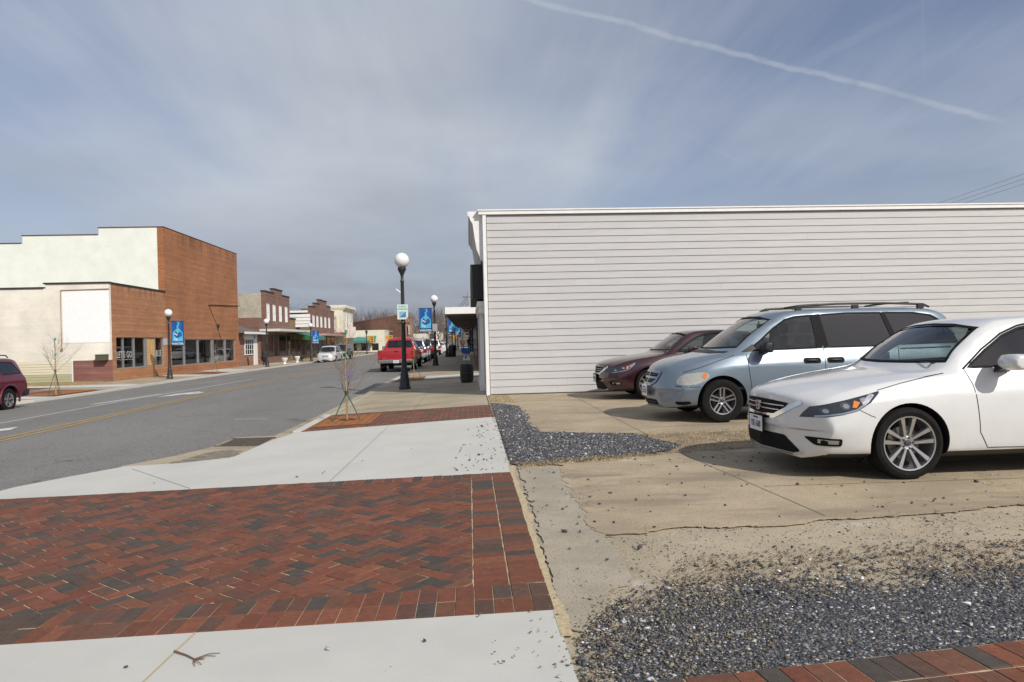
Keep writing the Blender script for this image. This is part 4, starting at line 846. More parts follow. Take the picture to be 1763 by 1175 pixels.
# --- minivan body (silver blue one beside the white car, white one far down the street)
VAN = dict(hw=.985, sharp=[0, .9, .35, 0, .35, .75, .55, 0, 0], paint=bluep, zu=.32, nseg=6, nrow=6,
  base=[(0, .22), (.76, .20), (.94, .28), (.982, .55), (.968, .86), (.90, 1.05), (.70, 1.66), (.38, 1.71), (0, 1.725)],
  rows=[(.0, .42, {0: (0, .50), 1: (.45, .50), 2: (.72, .50), 3: (.91, .505), 4: (.84, .512), 5: (.70, .515), 6: (.48, .516), 7: (.24, .517), 8: (0, .517)}),
        (.0, .42, {0: (0, .24, .02), 1: (.56, .23, .02), 2: (.82, .30), 3: (.935, .52, -.01), 4: (.86, .60, .03), 5: (.72, .735, .07), 6: (.50, .775, .09), 7: (.25, .795, .10), 8: (0, .80, .10)}),
        (.05, .42, {0: (0, .22), 1: (.60, .22), 2: (.86, .27), 3: (.955, .52), 4: (.875, .67, .02), 5: (.76, .80, .06), 6: (.52, .835, .07), 7: (.26, .85, .07), 8: (0, .855, .07)}),
        (.32, .32, {1: (.64, .22), 2: (.90, .28), 3: (.972, .52), 4: (.925, .78), 5: (.81, .91), 6: (.55, .95), 7: (.28, .965), 8: (0, .97)}),
        (.70, .14, {1: (.70, .21), 2: (.93, .28), 3: (.982, .54), 4: (.955, .835), 5: (.86, .985), 6: (.60, 1.035), 7: (.3, 1.045), 8: (0, 1.05)}),
        (.94, .30, {4: (.965, .87), 5: (.89, 1.03), 6: (.79, 1.085), 7: (.42, 1.10), 8: (0, 1.105)}),
        (1.38, .32, {4: (.968, .89), 5: (.90, 1.055), 6: (.75, 1.365), 7: (.40, 1.395), 8: (0, 1.40)}),
        (1.92, .30, {5: (.905, 1.075), 6: (.715, 1.65), 7: (.38, 1.70), 8: (0, 1.71)}),
        (2.16, .22, {5: (.905, 1.08), 6: (.71, 1.695), 7: (.38, 1.745), 8: (0, 1.755)}),
        (2.9, .02, {3: (.985, .56), 5: (.905, 1.085), 6: (.705, 1.715), 7: (.38, 1.77), 8: (0, 1.782)}),
        (4.0, 0, {5: (.905, 1.095), 6: (.70, 1.71), 7: (.38, 1.765), 8: (0, 1.775)}),
        (4.55, -.05, {5: (.90, 1.10), 6: (.69, 1.68), 7: (.37, 1.735), 8: (0, 1.745)}),
        (4.82, -.10, {4: (.955, .90), 5: (.88, 1.10), 6: (.68, 1.58), 7: (.36, 1.64), 8: (0, 1.65)}),
        (5.02, -.14, {4: (.945, .88), 5: (.86, 1.07), 6: (.74, 1.14), 7: (.38, 1.16), 8: (0, 1.16)}),
        (5.10, -.20, {1: (.7, .28), 2: (.88, .34), 3: (.955, .58), 4: (.92, .80), 5: (.84, .92), 6: (.66, .93), 7: (.33, .94), 8: (0, .94)}),
        (5.10, -.20, {0: (0, .6), 1: (.45, .6), 2: (.7, .6), 3: (.93, .605), 4: (.88, .612), 5: (.8, .614), 6: (.6, .615), 7: (.3, .616), 8: (0, .616)})],
  arches=[(.955, .392, .345), (3.985, .392, .345)], wheels=[(.955, .338, .225), (3.985, .338, .225)], cab=(1.1, 4.8, .45), wallt=.05)
v1 = [(1.42, 1.115), (1.62, 1.255), (1.86, 1.45), (2.06, 1.58), (2.22, 1.625), (2.50, 1.645), (2.55, 1.13), (2.0, 1.12)]
v2 = [(2.70, 1.13), (2.63, 1.65), (3.1, 1.67), (3.66, 1.665), (3.80, 1.135)]
v3 = [(3.87, 1.15), (3.72, 1.665), (4.20, 1.655), (4.50, 1.61), (4.68, 1.50), (4.86, 1.24), (4.88, 1.16)]
vws = [(-.77, 1.155), (-.4, 1.14), (0, 1.135), (.4, 1.14), (.77, 1.155), (.735, 1.30), (.68, 1.60), (.35, 1.655), (0, 1.665), (-.35, 1.655), (-.68, 1.60), (-.735, 1.30)]
vrw = [(-.72, 1.18), (.72, 1.18), (.64, 1.58), (0, 1.62), (-.64, 1.58)]
vg = [(-.41, .775), (0, .795), (.41, .775), (.34, .64), (.20, .575), (-.20, .575), (-.34, .64)]
VAN['holes'] = [('side', v1, None), ('side', v2, None), ('side', v3, None), ('front', vws, (.7, 2.5)), ('front', vrw, (4.2, 5.6))]
VAN['patches'] = [('side_window', gl_clear, 'side', off_poly(v1, .015), -.006, True), ('side_window', gl_tint, 'side', off_poly(v2, .015), -.004, True), ('side_window', gl_tint, 'side', off_poly(v3, .015), -.004, True),
  ('windshield', gl_clear, 'front', off_poly(vws, .012), -.006, False), ('rear_window', gl_tint, 'rear', off_poly(vrw, .02), -.004, False),
  ('headlight', hazelens, 'side', roundp([(.265, .60), (.30, .70), (.40, .765), (.60, .79), (.72, .785), (.76, .735), (.70, .66), (.55, .605), (.38, .585)], .05), .006, True), 
  ('grille', trimm, 'front', vg, .006, False), ('air_intake', trimm, 'front', roundp([(-.36, .335), (.36, .335), (.42, .255), (-.42, .255)], .03), .005, False), ('fog_light', trimm, 'side', roundp([(.24, .335), (.44, .345), (.48, .31), (.40, .285), (.27, .285)], .03), .005, True),
  ('tail_light', redlens, 'side', [(4.86, 1.06), (4.98, 1.05), (5.0, .70), (4.88, .70)], .006, True), ('mirror_triangle', blackp, 'side', [(1.30, 1.085), (1.50, 1.21), (1.55, 1.10)], .005, True)]
VAN['strips'] = [('window_seal', trimm, 'side', v1, .026, .003, True, True), ('window_seal', trimm, 'side', [(2.56, 1.12), (2.55, 1.655)], .10, .004, True, False), ('window_seal', trimm, 'side', [(2.66, 1.12), (2.60, 1.66)], .08, .0045, True, False), ('window_seal', trimm, 'side', [(3.835, 1.13), (3.69, 1.67)], .05, .004, True, False), ('window_seal', trimm, 'side', v2, .02, .003, True, True), ('window_seal', trimm, 'side', v3, .02, .003, True, True),
  ('windshield_seal', trimm, 'front', off_poly(vws, -.014), .022, .0035, False, True),
  ('door_gap', gapm, 'side', [(1.37, 1.05), (1.38, .8), (1.42, .45), (1.46, .30), (2.52, .28)], .010, .002, True, False), ('door_gap', gapm, 'side', [(2.62, 1.12), (2.60, .7), (2.56, .3)], .010, .002, True, False), ('door_gap', gapm, 'side', [(2.58, .285), (3.55, .29), (3.62, .7), (3.80, .84), (3.84, 1.12)], .010, .002, True, False),
  ('slide_rail', gapm, 'side', [(3.86, 1.08), (4.72, 1.09)], .020, .003, True, False), ('roof_gap', gapm, 'side', [(2.60, 1.67), (2.58, 1.73)], .01, .003, True, False),
  ('bumper_gap', gapm, 'side', [(.26, .575), (.45, .565), (.60, .57)], .010, .002, True, False), ('hood_gap', gapm, 'side', [(.38, .79), (.62, .86), (.9, .955), (1.18, 1.04)], .008, .002, True, False),
  ('grille_bar', bluep, 'front', [(0, .80), (0, .57)], .045, .016, False, False), ('grille_bar', bluep, 'front', [(-.39, .685), (.39, .685)], .035, .017, False, False),
  ('grille_surround', bluep, 'front', vg, .045, .014, False, True),
  ('grille_slat', alloydark, 'front', [(-.37, .735), (.37, .735)], .008, .012, False, False), ('grille_slat', alloydark, 'front', [(-.33, .64), (.33, .64)], .008, .012, False, False), ('grille_slat', alloydark, 'front', [(-.30, .61), (.30, .61)], .008, .012, False, False),
  ('indicator', orange, 'side', [(.655, .70), (.70, .765)], .065, .009, True, False),
  ('body_moulding', blackp, 'side', [(1.44, .50), (1.60, .50)], .05, .012, True, False), ('intake_slat', alloydark, 'front', [(-.36, .295), (.36, .295)], .008, .010, False, False)]
VAN['wstyle'] = dict(rim=.62, m=alloy, n=5, pair=(1, -1), o0=.12, o1=.15, w0=.055, w1=.075, ph=math.pi/2)
VAN['seats'] = [(2.15, .42, .78, seatm), (2.15, -.42, .78, seatm), (3.1, .42, .74, seatm), (3.1, -.42, .74, seatm)]; VAN['dash'] = (1.35, 1.75, 1.09); VAN['steer'] = (1.82, .42, 1.06); VAN['rvm'] = (1.98, 1.50)
van, shv = build_car(VAN, 'parked_minivan', 'silver blue minivan with dark tinted rear glass, between the white and burgundy saloon cars', 'minivan', 'cars parked nose out beside the white wall')
def van_extras(root, sh, P):
    mirror(root, (1.62, .95, 1.16), blackp, blackp, .085, .12, .085)
    for x in (2.40, 2.78):
        for sg in (1, -1):
            ax = 'side' if sg > 0 else 'other'; b = MB(); V, F = sh.patch(ax, roundp([(x-.14, .975), (x+.14, .975), (x+.14, .885), (x-.14, .885)], .04), .004); b.add(V, F); h = b.build('door_handle', trimm, root)
            b = MB(); y = sh.hit('side', x, .93, 0).y; b.sphere((x, sg*(y+.012), .935), 1, 14, 8, .10, .02, .018); b.build('handle_grip', blackp, h, smooth=60)
    for sg in (1, -1):
        b = MB(); zs = [(2.25, 1.755), (2.35, 1.80), (3.0, 1.825), (3.8, 1.82), (4.45, 1.79), (4.55, 1.745)]; b.path([(x, sg*.62, z) for x, z in zs], .018, 8)
        for x in (2.35, 3.3, 4.4): b.box(x-.05, x+.05, sg*.62-.025, sg*.62+.025, 1.72, 1.80)
        b.build('roof_rail', blackp, root, smooth=50)
    for x in (2.7, 4.2):
        b = MB(); b.path([(x, -.62, 1.82), (x, 0, 1.835), (x, .62, 1.82)], .015, 6); b.build('roof_crossbar', blackp, root, smooth=50)
    for q in (([1.05, .62, 1.09], [1.10, .1, 1.14], [1.13, -.15, 1.15]), ([1.03, -.1, 1.10], [1.10, -.45, 1.14], [1.2, -.66, 1.15])): b = MB(); b.path(q, [.012, .010, .007], 5); b.build('wiper', blackp, root)
    b = MB(); V, F = sh.patch('top', [(.90, -.5), (1.06, -.74), (1.14, -.76), (1.02, -.5), (.98, 0), (1.02, .5), (1.14, .76), (1.06, .74), (.90, .5), (.86, 0)], .006); b.add(V, F); b.build('cowl', blackp, root)
van_extras(van, shv, bluep)
number_plate(van, -.028, .47, 'XLC-2417', 'VIRGINIA', dark=False)
van.location = (2.96, 10.62+.96, .0)
vanw = copy_tree(van, None, {'paint_silver_blue': 'paint_white'}); vanw.location = (-14.95, 73.2, -.63); vanw.rotation_euler = (0, 0, R(90))
vanw['label'] = 'white minivan facing the camera, parked at the left kerb far down the street'; vanw['group'] = 'vehicles parked along the street'
# --- SUV body
SUV = dict(hw=.965, sharp=[0, .9, .4, .2, .5, .8, .6, 0, 0], paint=burg2, zu=.5, nseg=4, nrow=4,
  base=[(0, .38), (.76, .38), (.93, .44), (.96, .70), (.95, .98), (.90, 1.14), (.72, 1.74), (.4, 1.80), (0, 1.81)],
  rows=[(.0, .30, {0: (0, .60), 1: (.45, .60), 2: (.72, .60), 3: (.91, .605), 4: (.86, .612), 5: (.75, .615), 6: (.5, .616), 7: (.25, .617), 8: (0, .617)}),
        (.0, .30, {0: (0, .40), 1: (.6, .40), 2: (.85, .46), 3: (.93, .66), 4: (.88, .88, .03), 5: (.80, .98, .05), 6: (.52, 1.00, .05), 7: (.26, 1.01, .05), 8: (0, 1.01, .05)}),
        (.25, .15, {4: (.92, .95), 5: (.84, 1.07), 6: (.55, 1.09), 7: (.28, 1.10), 8: (0, 1.10)}),
        (1.25, .15, {4: (.945, 1.0), 5: (.88, 1.14), 6: (.78, 1.18), 7: (.40, 1.19), 8: (0, 1.19)}),
        (1.60, .2, {5: (.90, 1.16), 6: (.745, 1.50), 7: (.4, 1.53), 8: (0, 1.54)}),
        (1.95, .2, {5: (.90, 1.17), 6: (.70, 1.76), 7: (.4, 1.81), 8: (0, 1.82)}),
        (2.5, .03, {6: (.70, 1.79), 7: (.4, 1.86), 8: (0, 1.87)}),
        (4.4, 0, {5: (.90, 1.18), 6: (.69, 1.76), 7: (.38, 1.83), 8: (0, 1.84)}),
        (4.70, -.05, {5: (.89, 1.18), 6: (.68, 1.70), 7: (.38, 1.76), 8: (0, 1.77)}),
        (4.93, -.10, {4: (.94, .98), 5: (.88, 1.16), 6: (.78, 1.22), 7: (.4, 1.23), 8: (0, 1.23)}),
        (5.0, -.10, {1: (.7, .45), 2: (.88, .5), 3: (.94, .7), 4: (.92, .85), 5: (.84, .93), 6: (.66, .94), 7: (.33, .95), 8: (0, .95)}),
        (5.0, -.10, {0: (0, .7), 1: (.45, .7), 2: (.7, .7), 3: (.92, .705), 4: (.88, .712), 5: (.8, .714), 6: (.6, .715), 7: (.3, .716), 8: (0, .716)})],
  arches=[(.92, .46, .41), (3.93, .46, .41)], wheels=[(.92, .395, .25), (3.93, .395, .25)], cab=(1.4, 4.75, .6), wallt=.05)
u1 = [(1.70, 1.215), (2.04, 1.62), (2.20, 1.68), (2.62, 1.70), (2.66, 1.22)]; u2 = [(2.76, 1.22), (2.72, 1.70), (3.50, 1.69), (3.62, 1.30), (3.55, 1.225)]; u3 = [(3.72, 1.25), (3.62, 1.68), (4.38, 1.65), (4.66, 1.34), (4.68, 1.27)]
uws = [(-.74, 1.22), (0, 1.22), (.74, 1.22), (.67, 1.70), (0, 1.755), (-.67, 1.70)]; urw = [(-.70, 1.25), (.70, 1.25), (.62, 1.66), (0, 1.70), (-.62, 1.66)]
SUV['holes'] = [('side', u1, None), ('side', u2, None), ('side', u3, None), ('front', uws, (1.0, 2.6)), ('front', urw, (4.2, 5.6))]
SUV['patches'] = [('side_window', gl_mid, 'side', off_poly(u1, .015), -.006, True), ('side_window', gl_tint, 'side', off_poly(u2, .015), -.004, True), ('side_window', gl_tint, 'side', off_poly(u3, .015), -.004, True), ('windshield', gl_mid, 'front', off_poly(uws, .012), -.006, False), ('rear_window', gl_tint, 'rear', off_poly(urw, .02), -.004, False),
  ('tail_light', redlens, 'rear', [(.74, 1.12), (.90, 1.10), (.91, .80), (.78, .80)], .010, False), ('tail_light', redlens, 'rear', [(-.74, 1.12), (-.90, 1.10), (-.91, .80), (-.78, .80)], .010, False), ('tail_light', redlens, 'side', [(4.80, 1.12), (4.93, 1.12), (4.97, .80), (4.86, .80)], .008, True),
  ('headlight', lensm, 'front', [(.55, .98), (.86, .96), (.86, .80), (.58, .82)], .008, False), ('headlight', lensm, 'front', [(-.55, .98), (-.86, .96), (-.86, .80), (-.58, .82)], .008, False), ('grille', trimm, 'front', [(-.48, .98), (.48, .98), (.44, .76), (-.44, .76)], .008, False)]
SUV['strips'] = [('window_seal', trimm, 'side', u, .022, .003, True, True) for u in (u1, u2, u3)]+[('door_gap', gapm, 'side', [(1.62, 1.16), (1.63, .6), (1.7, .45), (2.66, .44), (2.70, 1.2)], .010, .003, True, False), ('door_gap', gapm, 'side', [(2.70, .45), (3.4, .46), (3.5, .85), (3.66, 1.0), (3.66, 1.2)], .010, .003, True, False), ('tailgate_gap', gapm, 'rear', [(-.74, .78), (.74, .78)], .010, .003, False, False), ('window_seal', trimm, 'rear', urw, .03, .003, False, True)]
SUV['wstyle'] = dict(rim=.60, m=alloy, n=5, pair=(1,), o0=0, o1=0, w0=.13, w1=.15)
SUV['seats'] = [(2.3, .4, .85, seatm), (2.3, -.4, .85, seatm)]
def suv_extras(root, bumper):
    for y in (1, -1):
        b = MB(); b.path([(2.3, y*.62, 1.83), (2.4, y*.62, 1.90), (3.3, y*.62, 1.93), (4.3, y*.62, 1.90), (4.4, y*.62, 1.82)], .02, 6); b.build('roof_rail', blackp, root, smooth=50)
    b = MB(); b.hexa([(4.80, -.96, .46), (5.14, -.86, .48), (5.14, .86, .48), (4.80, .96, .46), (4.80, -.97, .70), (5.17, -.87, .72), (5.17, .87, .72), (4.80, .97, .70)]); b.build('rear_bumper', bumper, root, bevel=.04, smooth=50)
    for sg in (1, -1):
        for s_ in (.92, 3.93):
            b = MB(); pts = [(s_+math.cos(a)*.50, .965*sg, .41+math.sin(a)*.50) for a in [math.pi*k/14 for k in range(-1, 16)]]
            for p, q in zip(pts, pts[1:]): b.tube(p, q, .035, n=8)
            b.build('wheel_flare', root['paintm'] and MT[root['paintm']], root, smooth=60)
    mirror(root, (1.85, .94, 1.24), blackp, blackp, .085, .12, .09)
suv, shu = build_car(SUV, 'parked_suv', 'dark burgundy off-roader with grey bumper, cut off by the left picture edge', 'SUV', 'vehicles parked along the street')
suv['paintm'] = 'paint_burgundy_truck'; suv_extras(suv, blackp)
suv.location = (-15.56-.94, 24.5-3.93+.0, -.66); suv.rotation_euler = (0, 0, R(90))
suv.location.y = 24.55-3.93
for (nm, mm, lab, x, y, rz) in (('parked_suv', 'paint_silver', 'silver off-roader parked directly in front of the red pickup', -4.02, 50.2, -90), ('parked_suv', 'paint_dark', 'dark off-roader parked in front of the silver one', -4.05, 60.0, -90), ('parked_suv', 'paint_white', 'white off-roader parked beyond the dark one near the third lamp', -4.0, 74.5, -90),
        ('parked_suv', 'paint_dark', 'dark off-roader behind the white minivan at the left kerb', -15.0, 80.3, 90)):
    c = copy_tree(suv, None, {'paint_burgundy_truck': mm, 'black_plastic': mm} if mm == 'paint_silver' else {'paint_burgundy_truck': mm}); c.rotation_euler = (0, 0, R(rz)); c.location = (x, y+(5 if rz < 0 else 0), zroad(x)-.02); c['label'] = lab; c.name = nm
for i, (x, y, mm, lab) in enumerate([(-3.9, 90, 'paint_white', 'white saloon car, nearest of two far ones on the right side'), (-3.9, 104, 'paint_silver', 'grey saloon car farthest down the right side of the street')]):
    c = copy_tree(sedan, None, {'paint_white': mm}); c.rotation_euler = (0, 0, R(-90)); c.location = (x, y+4.9, -.25); c['label'] = lab; c['group'] = 'vehicles parked along the street'
# --- red pickup, seen from behind
PK = dict(SUV); PK.update(hw=1.0, paint=redp,
  base=[(0, .45), (.80, .45), (.96, .50), (.99, .74), (.98, 1.0), (.94, 1.16), (.72, 1.74), (.4, 1.80), (0, 1.81)],
  rows=[(.0, .30, {0: (0, .65), 1: (.45, .65), 2: (.72, .65), 3: (.94, .655), 4: (.88, .662), 5: (.75, .665), 6: (.5, .666), 7: (.25, .667), 8: (0, .667)}),
        (.0, .30, {0: (0, .45), 1: (.6, .45), 2: (.85, .5), 3: (.95, .7), 4: (.90, .92, .03), 5: (.80, 1.04, .05), 6: (.52, 1.06, .05), 7: (.26, 1.07, .05), 8: (0, 1.07, .05)}),
        (.3, .12, {4: (.96, 1.0), 5: (.88, 1.12), 6: (.55, 1.14), 7: (.28, 1.15), 8: (0, 1.15)}),
        (1.30, .15, {4: (.98, 1.02), 5: (.92, 1.17), 6: (.78, 1.21), 7: (.40, 1.22), 8: (0, 1.22)}),
        (1.95, .2, {5: (.93, 1.18), 6: (.68, 1.78), 7: (.4, 1.84), 8: (0, 1.85)}),
        (2.4, .03, {6: (.67, 1.81), 7: (.4, 1.88), 8: (0, 1.89)}),
        (3.55, 0, {5: (.93, 1.19), 6: (.67, 1.79), 7: (.38, 1.86), 8: (0, 1.87)}),
        (3.78, 0, {5: (.93, 1.19), 6: (.70, 1.70), 7: (.38, 1.76), 8: (0, 1.77)}),
        (3.90, 0, {5: (.93, 1.19), 6: (.80, 1.28), 7: (.4, 1.28), 8: (0, 1.28)}),
        (3.94, 0, {4: (.985, 1.0), 5: (.93, 1.10), 6: (.80, 1.11), 7: (.4, 1.11), 8: (0, 1.11)}),
        (3.94, 0, {0: (0, .75), 1: (.5, .75), 2: (.8, .75), 3: (.97, .755), 4: (.95, .762), 5: (.85, .764), 6: (.6, .765), 7: (.3, .766), 8: (0, .766)})],
  arches=[(.95, .47, .42)], wheels=[(.95, .395, .27), (4.62, .395, .27)], cab=(1.45, 3.75, .65))
p1 = [(1.72, 1.24), (2.04, 1.64), (2.20, 1.70), (2.72, 1.71), (2.74, 1.24)]; p2 = [(2.84, 1.24), (2.82, 1.70), (3.45, 1.69), (3.50, 1.24)]; prw = [(-.68, 1.34), (.68, 1.34), (.60, 1.68), (0, 1.70), (-.60, 1.68)]
pws = [(-.74, 1.25), (.74, 1.25), (.64, 1.72), (-.64, 1.72)]
PK['holes'] = [('side', p1, None), ('side', p2, None), ('front', pws, (1.0, 2.6)), ('front', prw, (3.4, 4.4))]
PK['patches'] = [('side_window', gl_mid, 'side', off_poly(p1, .015), -.006, True), ('side_window', gl_mid, 'side', off_poly(p2, .015), -.004, True), ('windshield', gl_mid, 'front', off_poly(pws, .012), -.006, False), ('rear_window', gl_mid, 'rear', off_poly(prw, .02), -.004, False)]
PK['strips'] = [('window_seal', trimm, 'rear', prw, .05, .004, False, True), ('window_seal', trimm, 'side', p1, .022, .003, True, True), ('rear_window_bar', trimm, 'rear', [(.22, 1.34), (.22, 1.69)], .025, .006, False, False), ('rear_window_bar', trimm, 'rear', [(-.22, 1.34), (-.22, 1.69)], .025, .006, False, False)]
PK['seats'] = [(2.2, .4, .9, seatm), (2.2, -.4, .9, seatm)]
pk, shp = build_car(PK, 'red_pickup', 'bright red pickup truck seen from behind, parked at the right kerb', 'pickup truck', 'vehicles parked along the street')
b = MB()
for sg in (1, -1):
    prof = [(4.0, .52), (4.0, 1.20), (5.86, 1.20), (5.86, .56), (5.12, .56)]+[(4.62+math.cos(a)*.50, .42+math.sin(a)*.50) for a in [math.pi*k/12 for k in range(1, 12)]]+[(4.12, .52)]
    b.prism(prof, sg*.995, sg*.93, 'y')
b.box(3.98, 4.02, -.93, .93, .6, 1.18); b.box(4.0, 5.84, -.93, .93, .66, .70); b.build('truck_bed', redp, pk, bevel=.012)
b = MB(); b.box(5.84, 5.90, -.80, .80, .66, 1.20); tg = b.build('tailgate', redp, pk, bevel=.02, smooth=50)
b = MB(); b.box(5.90, 5.915, -.11, .11, 1.10, 1.16); b.build('tailgate_handle', blackp, tg)
text('4x4', .10, chrome, tg, 'lettering', (5.905, -.62, .78), (R(90), 0, R(90)), .002)
for sg in (1, -1):
    b = MB(); b.box(5.80, 5.905, sg*.81, sg*.99, .74, 1.16); b.build('tail_light', redlens, pk, bevel=.015)
b = MB(); b.hexa([(5.88, -.98, .50), (6.08, -.93, .52), (6.08, .93, .52), (5.88, .98, .50), (5.88, -.98, .68), (6.10, -.93, .70), (6.10, .93, .70), (5.88, .98, .68)]); b.build('rear_bumper', chrome, pk, bevel=.02, smooth=50)
number_plate(pk, 6.105, .60, 'JGW-807', 'VIRGINIA', facing=1)
b = MB(); b.tube((.9, .45, .42), (4.9, .5, .45), .06); b.tube((4.62, -.9, .40), (4.62, .9, .40), .07); b.box(5.3, 5.8, -.15, .15, .42, .5); b.tube((6.1, 0, .47), (6.22, 0, .47), .03); b.build('chassis', blackp, pk)
mirror(pk, (1.9, .97, 1.28), blackp, blackp, .09, .13, .12)
b = MB(); b.box(3.62, 3.68, -.18, .18, 1.87, 1.90); b.build('brake_light', redlens, pk)
pk.rotation_euler = (0, 0, R(-90)); pk.location = (-3.88, 37.2+6.0, -.255)
# ------------------------------------------------------------------ buildings
whitewood = mat('white_trim', (.80, .79, .77), .55, var=.04, vs=6); siding = mat('siding', (1, 1, 1), .6, var=.05, vs=1.2, bump=.0012, bs=30, stretch=(1, 1, 14), attr='Col')
blotch(siding, .8, .60, .85, (.47, .45, .42), (.6, 1, .5)); blotch(siding, 2.6, .56, .75, (.545, .53, .52), (.25, 1, 5))
brickA = brickmat('brick_orange', (.38, .132, .048), (.26, .085, .032), (.46, .30, .17), soot=(4.3, 5.0)); brickB = brickmat('brick_tall', (.37, .125, .044), (.25, .08, .029), (.38, .22, .12), soot=(8.0, 9.2)); brickC = brickmat('brick_brown', (.19, .085, .06), (.15, .065, .045), (.26, .18, .14)); brickD = brickmat('brick_red', (.30, .10, .055), (.24, .08, .045), (.36, .26, .2)); brickE = brickmat('brick_base', (.20, .05, .036), (.15, .04, .03), (.40, .33, .28), ms=.007); brickF = brickmat('brick_far', (.32, .14, .085), (.27, .12, .075), (.36, .24, .18))
creamb = brickmat('cream_painted_brick', (.86, .81, .71), (.83, .78, .68), (.76, .71, .61), ms=.008, bump=.003, band=.15); mint = mat('pale_mint_render', (.81, .84, .75), .8, var=.05, vs=1.2, bump=.001, bs=8); blotch(mint, .7, .6, .85, (.75, .78, .685), (1, 1, .5))
signwhite = mat('whitewash', (.88, .89, .90), .7, var=.03, vs=6, bump=.002, bs=20); blotch(signwhite, 3.5, .74, .8, (.55, .36, .28)); coping = mat('dark_coping', (.035, .03, .03), .7, var=.3, vs=6); copred = mat('tile_coping', (.12, .05, .038), .6, var=.3, vs=5)
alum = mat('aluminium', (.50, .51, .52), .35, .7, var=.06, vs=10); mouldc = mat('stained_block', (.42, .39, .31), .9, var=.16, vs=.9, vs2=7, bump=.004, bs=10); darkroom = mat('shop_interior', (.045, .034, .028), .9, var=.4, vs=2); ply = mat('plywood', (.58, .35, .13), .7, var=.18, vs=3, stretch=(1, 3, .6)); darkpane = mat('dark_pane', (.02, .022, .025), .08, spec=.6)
creamclap = mat('cream_clapboard', (.66, .60, .45), .6); greenclap = mat('green_clapboard', (.42, .40, .24), .7); roofgrey = mat('grey_shingle', (.14, .12, .11), .9, var=.2, vs=4); metalroof = mat('metal_roof', (.30, .35, .40), .4, .3, var=.06, vs=3)
greenawn = mat('green_canvas', (.02, .16, .045), .8); tealawn = mat('teal_canvas', (.055, .20, .17), .8, var=.1, vs=2); cream = mat('cream_wall', (.70, .66, .53), .75, var=.06, vs=1); darkshop = mat('shopfront_shade', (.075, .052, .042), .8, var=.4, vs=.8); pinkc = mat('pinkish_canopy', (.45, .30, .27), .7); yellowb = mat('yellow_wall', (.66, .52, .22), .8); tanstone = mat('tan_stone', (.40, .29, .15), .9, var=.3, vs=1.6, col2=(.18, .11, .05))
blackmat = mat('black_sign', (.012, .013, .015), .6); bark = mat('bark', (.16, .115, .08), .9, var=.2, vs=10); twigm = mat('twig', (.17, .11, .085), .85); farbark = mat('far_bark', (.15, .115, .10), .95)
def wall_grid(b, plane, pos, th, a0, a1, z0, z1, holes):
    """wall of boxes around rectangular openings; plane 'x': outer face at x=pos, thickness towards -x; plane 'y': outer face at y=pos, thickness towards +y"""
    xs = sorted({a0, a1, *[h[0] for h in holes], *[h[1] for h in holes]})
    for p, q in zip(xs, xs[1:]):
        hs = sorted([h for h in holes if h[0] <= p+1e-6 and h[1] >= q-1e-6], key=lambda h: h[2]); z = z0
        for seg in [(h[2], h[3]) for h in hs]+[(z1, z1)]:
            if seg[0] > z+1e-4:
                if plane == 'x': b.box(pos-th, pos, p, q, z, seg[0])
                else: b.box(p, q, pos, pos+th, z, seg[0])
            z = seg[1]
# --- white clapboard building on the right
wb = thing('clapboard_building', 'long low white clapboard building with pale trim filling the right background', 'building', (0, 0, 0))
b = MB(); b.box(.46, 18, 17.50, 23.0, -.1, 4.50); b.build('wall', whitewood, wb)
b = MB(); z = .02; exp = .178; k = 0
while z < 4.46:
    x = .50; first = True
    while x < 18:
        l = random.uniform(3.6, 4.9) if not first else random.uniform(.8, 4); first = False; x1 = min(18, x+l); zt = min(z+exp+.015, 4.47)
        b.hexa([(x, 17.408, z), (x1-.002, 17.408, z), (x1-.002, 17.50, z), (x, 17.50, z), (x, 17.427, zt), (x1-.002, 17.427, zt), (x1-.002, 17.50, zt), (x, 17.50, zt)]); k_ = random.uniform(.97, 1.02); b.c += [(.50*k_, .49*k_, .485*k_)]*8; x = x1
    z += exp; k += 1
b.build('siding', siding, wb, fix=False)
b = MB(); b.box(.40, .485, 17.38, 17.49, -.01, 4.50); b.box(.385, .47, 17.495, 17.62, -.01, 4.50); b.build('corner_trim', whitewood, wb)
b = MB(); b.box(.30, 18, 17.36, 17.50, 4.50, 4.585); b.box(.28, 18.02, 17.34, 23.02, 4.588, 4.62); b.build('roof_trim', whitewood, wb)
b = MB(); b.box(.42, .46, 17.63, 23.0, 2.35, 4.5); b.build('upper_front', whitewood, wb)
prof = [(.40, 4.60), (.03, 4.60), (.03, 4.50), (.07, 4.47), (.10, 4.38), (.15, 4.30), (.17, 4.15), (.20, 3.9), (.24, 3.65), (.29, 3.52), (.33, 3.38), (.40, 3.36)]
b = MB(); b.prism(prof, 17.50, 17.58, 'y'); b.build('cornice_bracket', whitewood, wb)
b = MB(); b.prism([(x+.02, z-.0) for x, z in prof if z > 3.3], 17.58, 22.9, 'y'); b.build('cornice', mat('cornice_grey', (.50, .48, .45), .7), wb)
b = MB(); b.box(.22, .41, 17.75, 22.7, 2.22, 2.36); b.box(.26, .41, 17.78, 22.6, 2.08, 2.218); b.build('shopfront_cornice', whitewood, wb)
for y in (19.0, 20.9, 22.6):
    b = MB(); b.box(.29, .40, y, y+.18, .18, 2.08); b.box(.26, .41, y-.03, y+.21, -.02, .18); b.build('pilaster', whitewood, wb)
b = MB(); b.box(.36, .40, 19.2, 22.6, .02, .45); b.build('stall_riser', whitewood, wb)
for y0, y1 in ((19.2, 20.88), (21.1, 22.58)): b = MB(); b.box(.37, .39, y0, y1, .45, 2.08); b.build('shop_window', darkpane, wb)
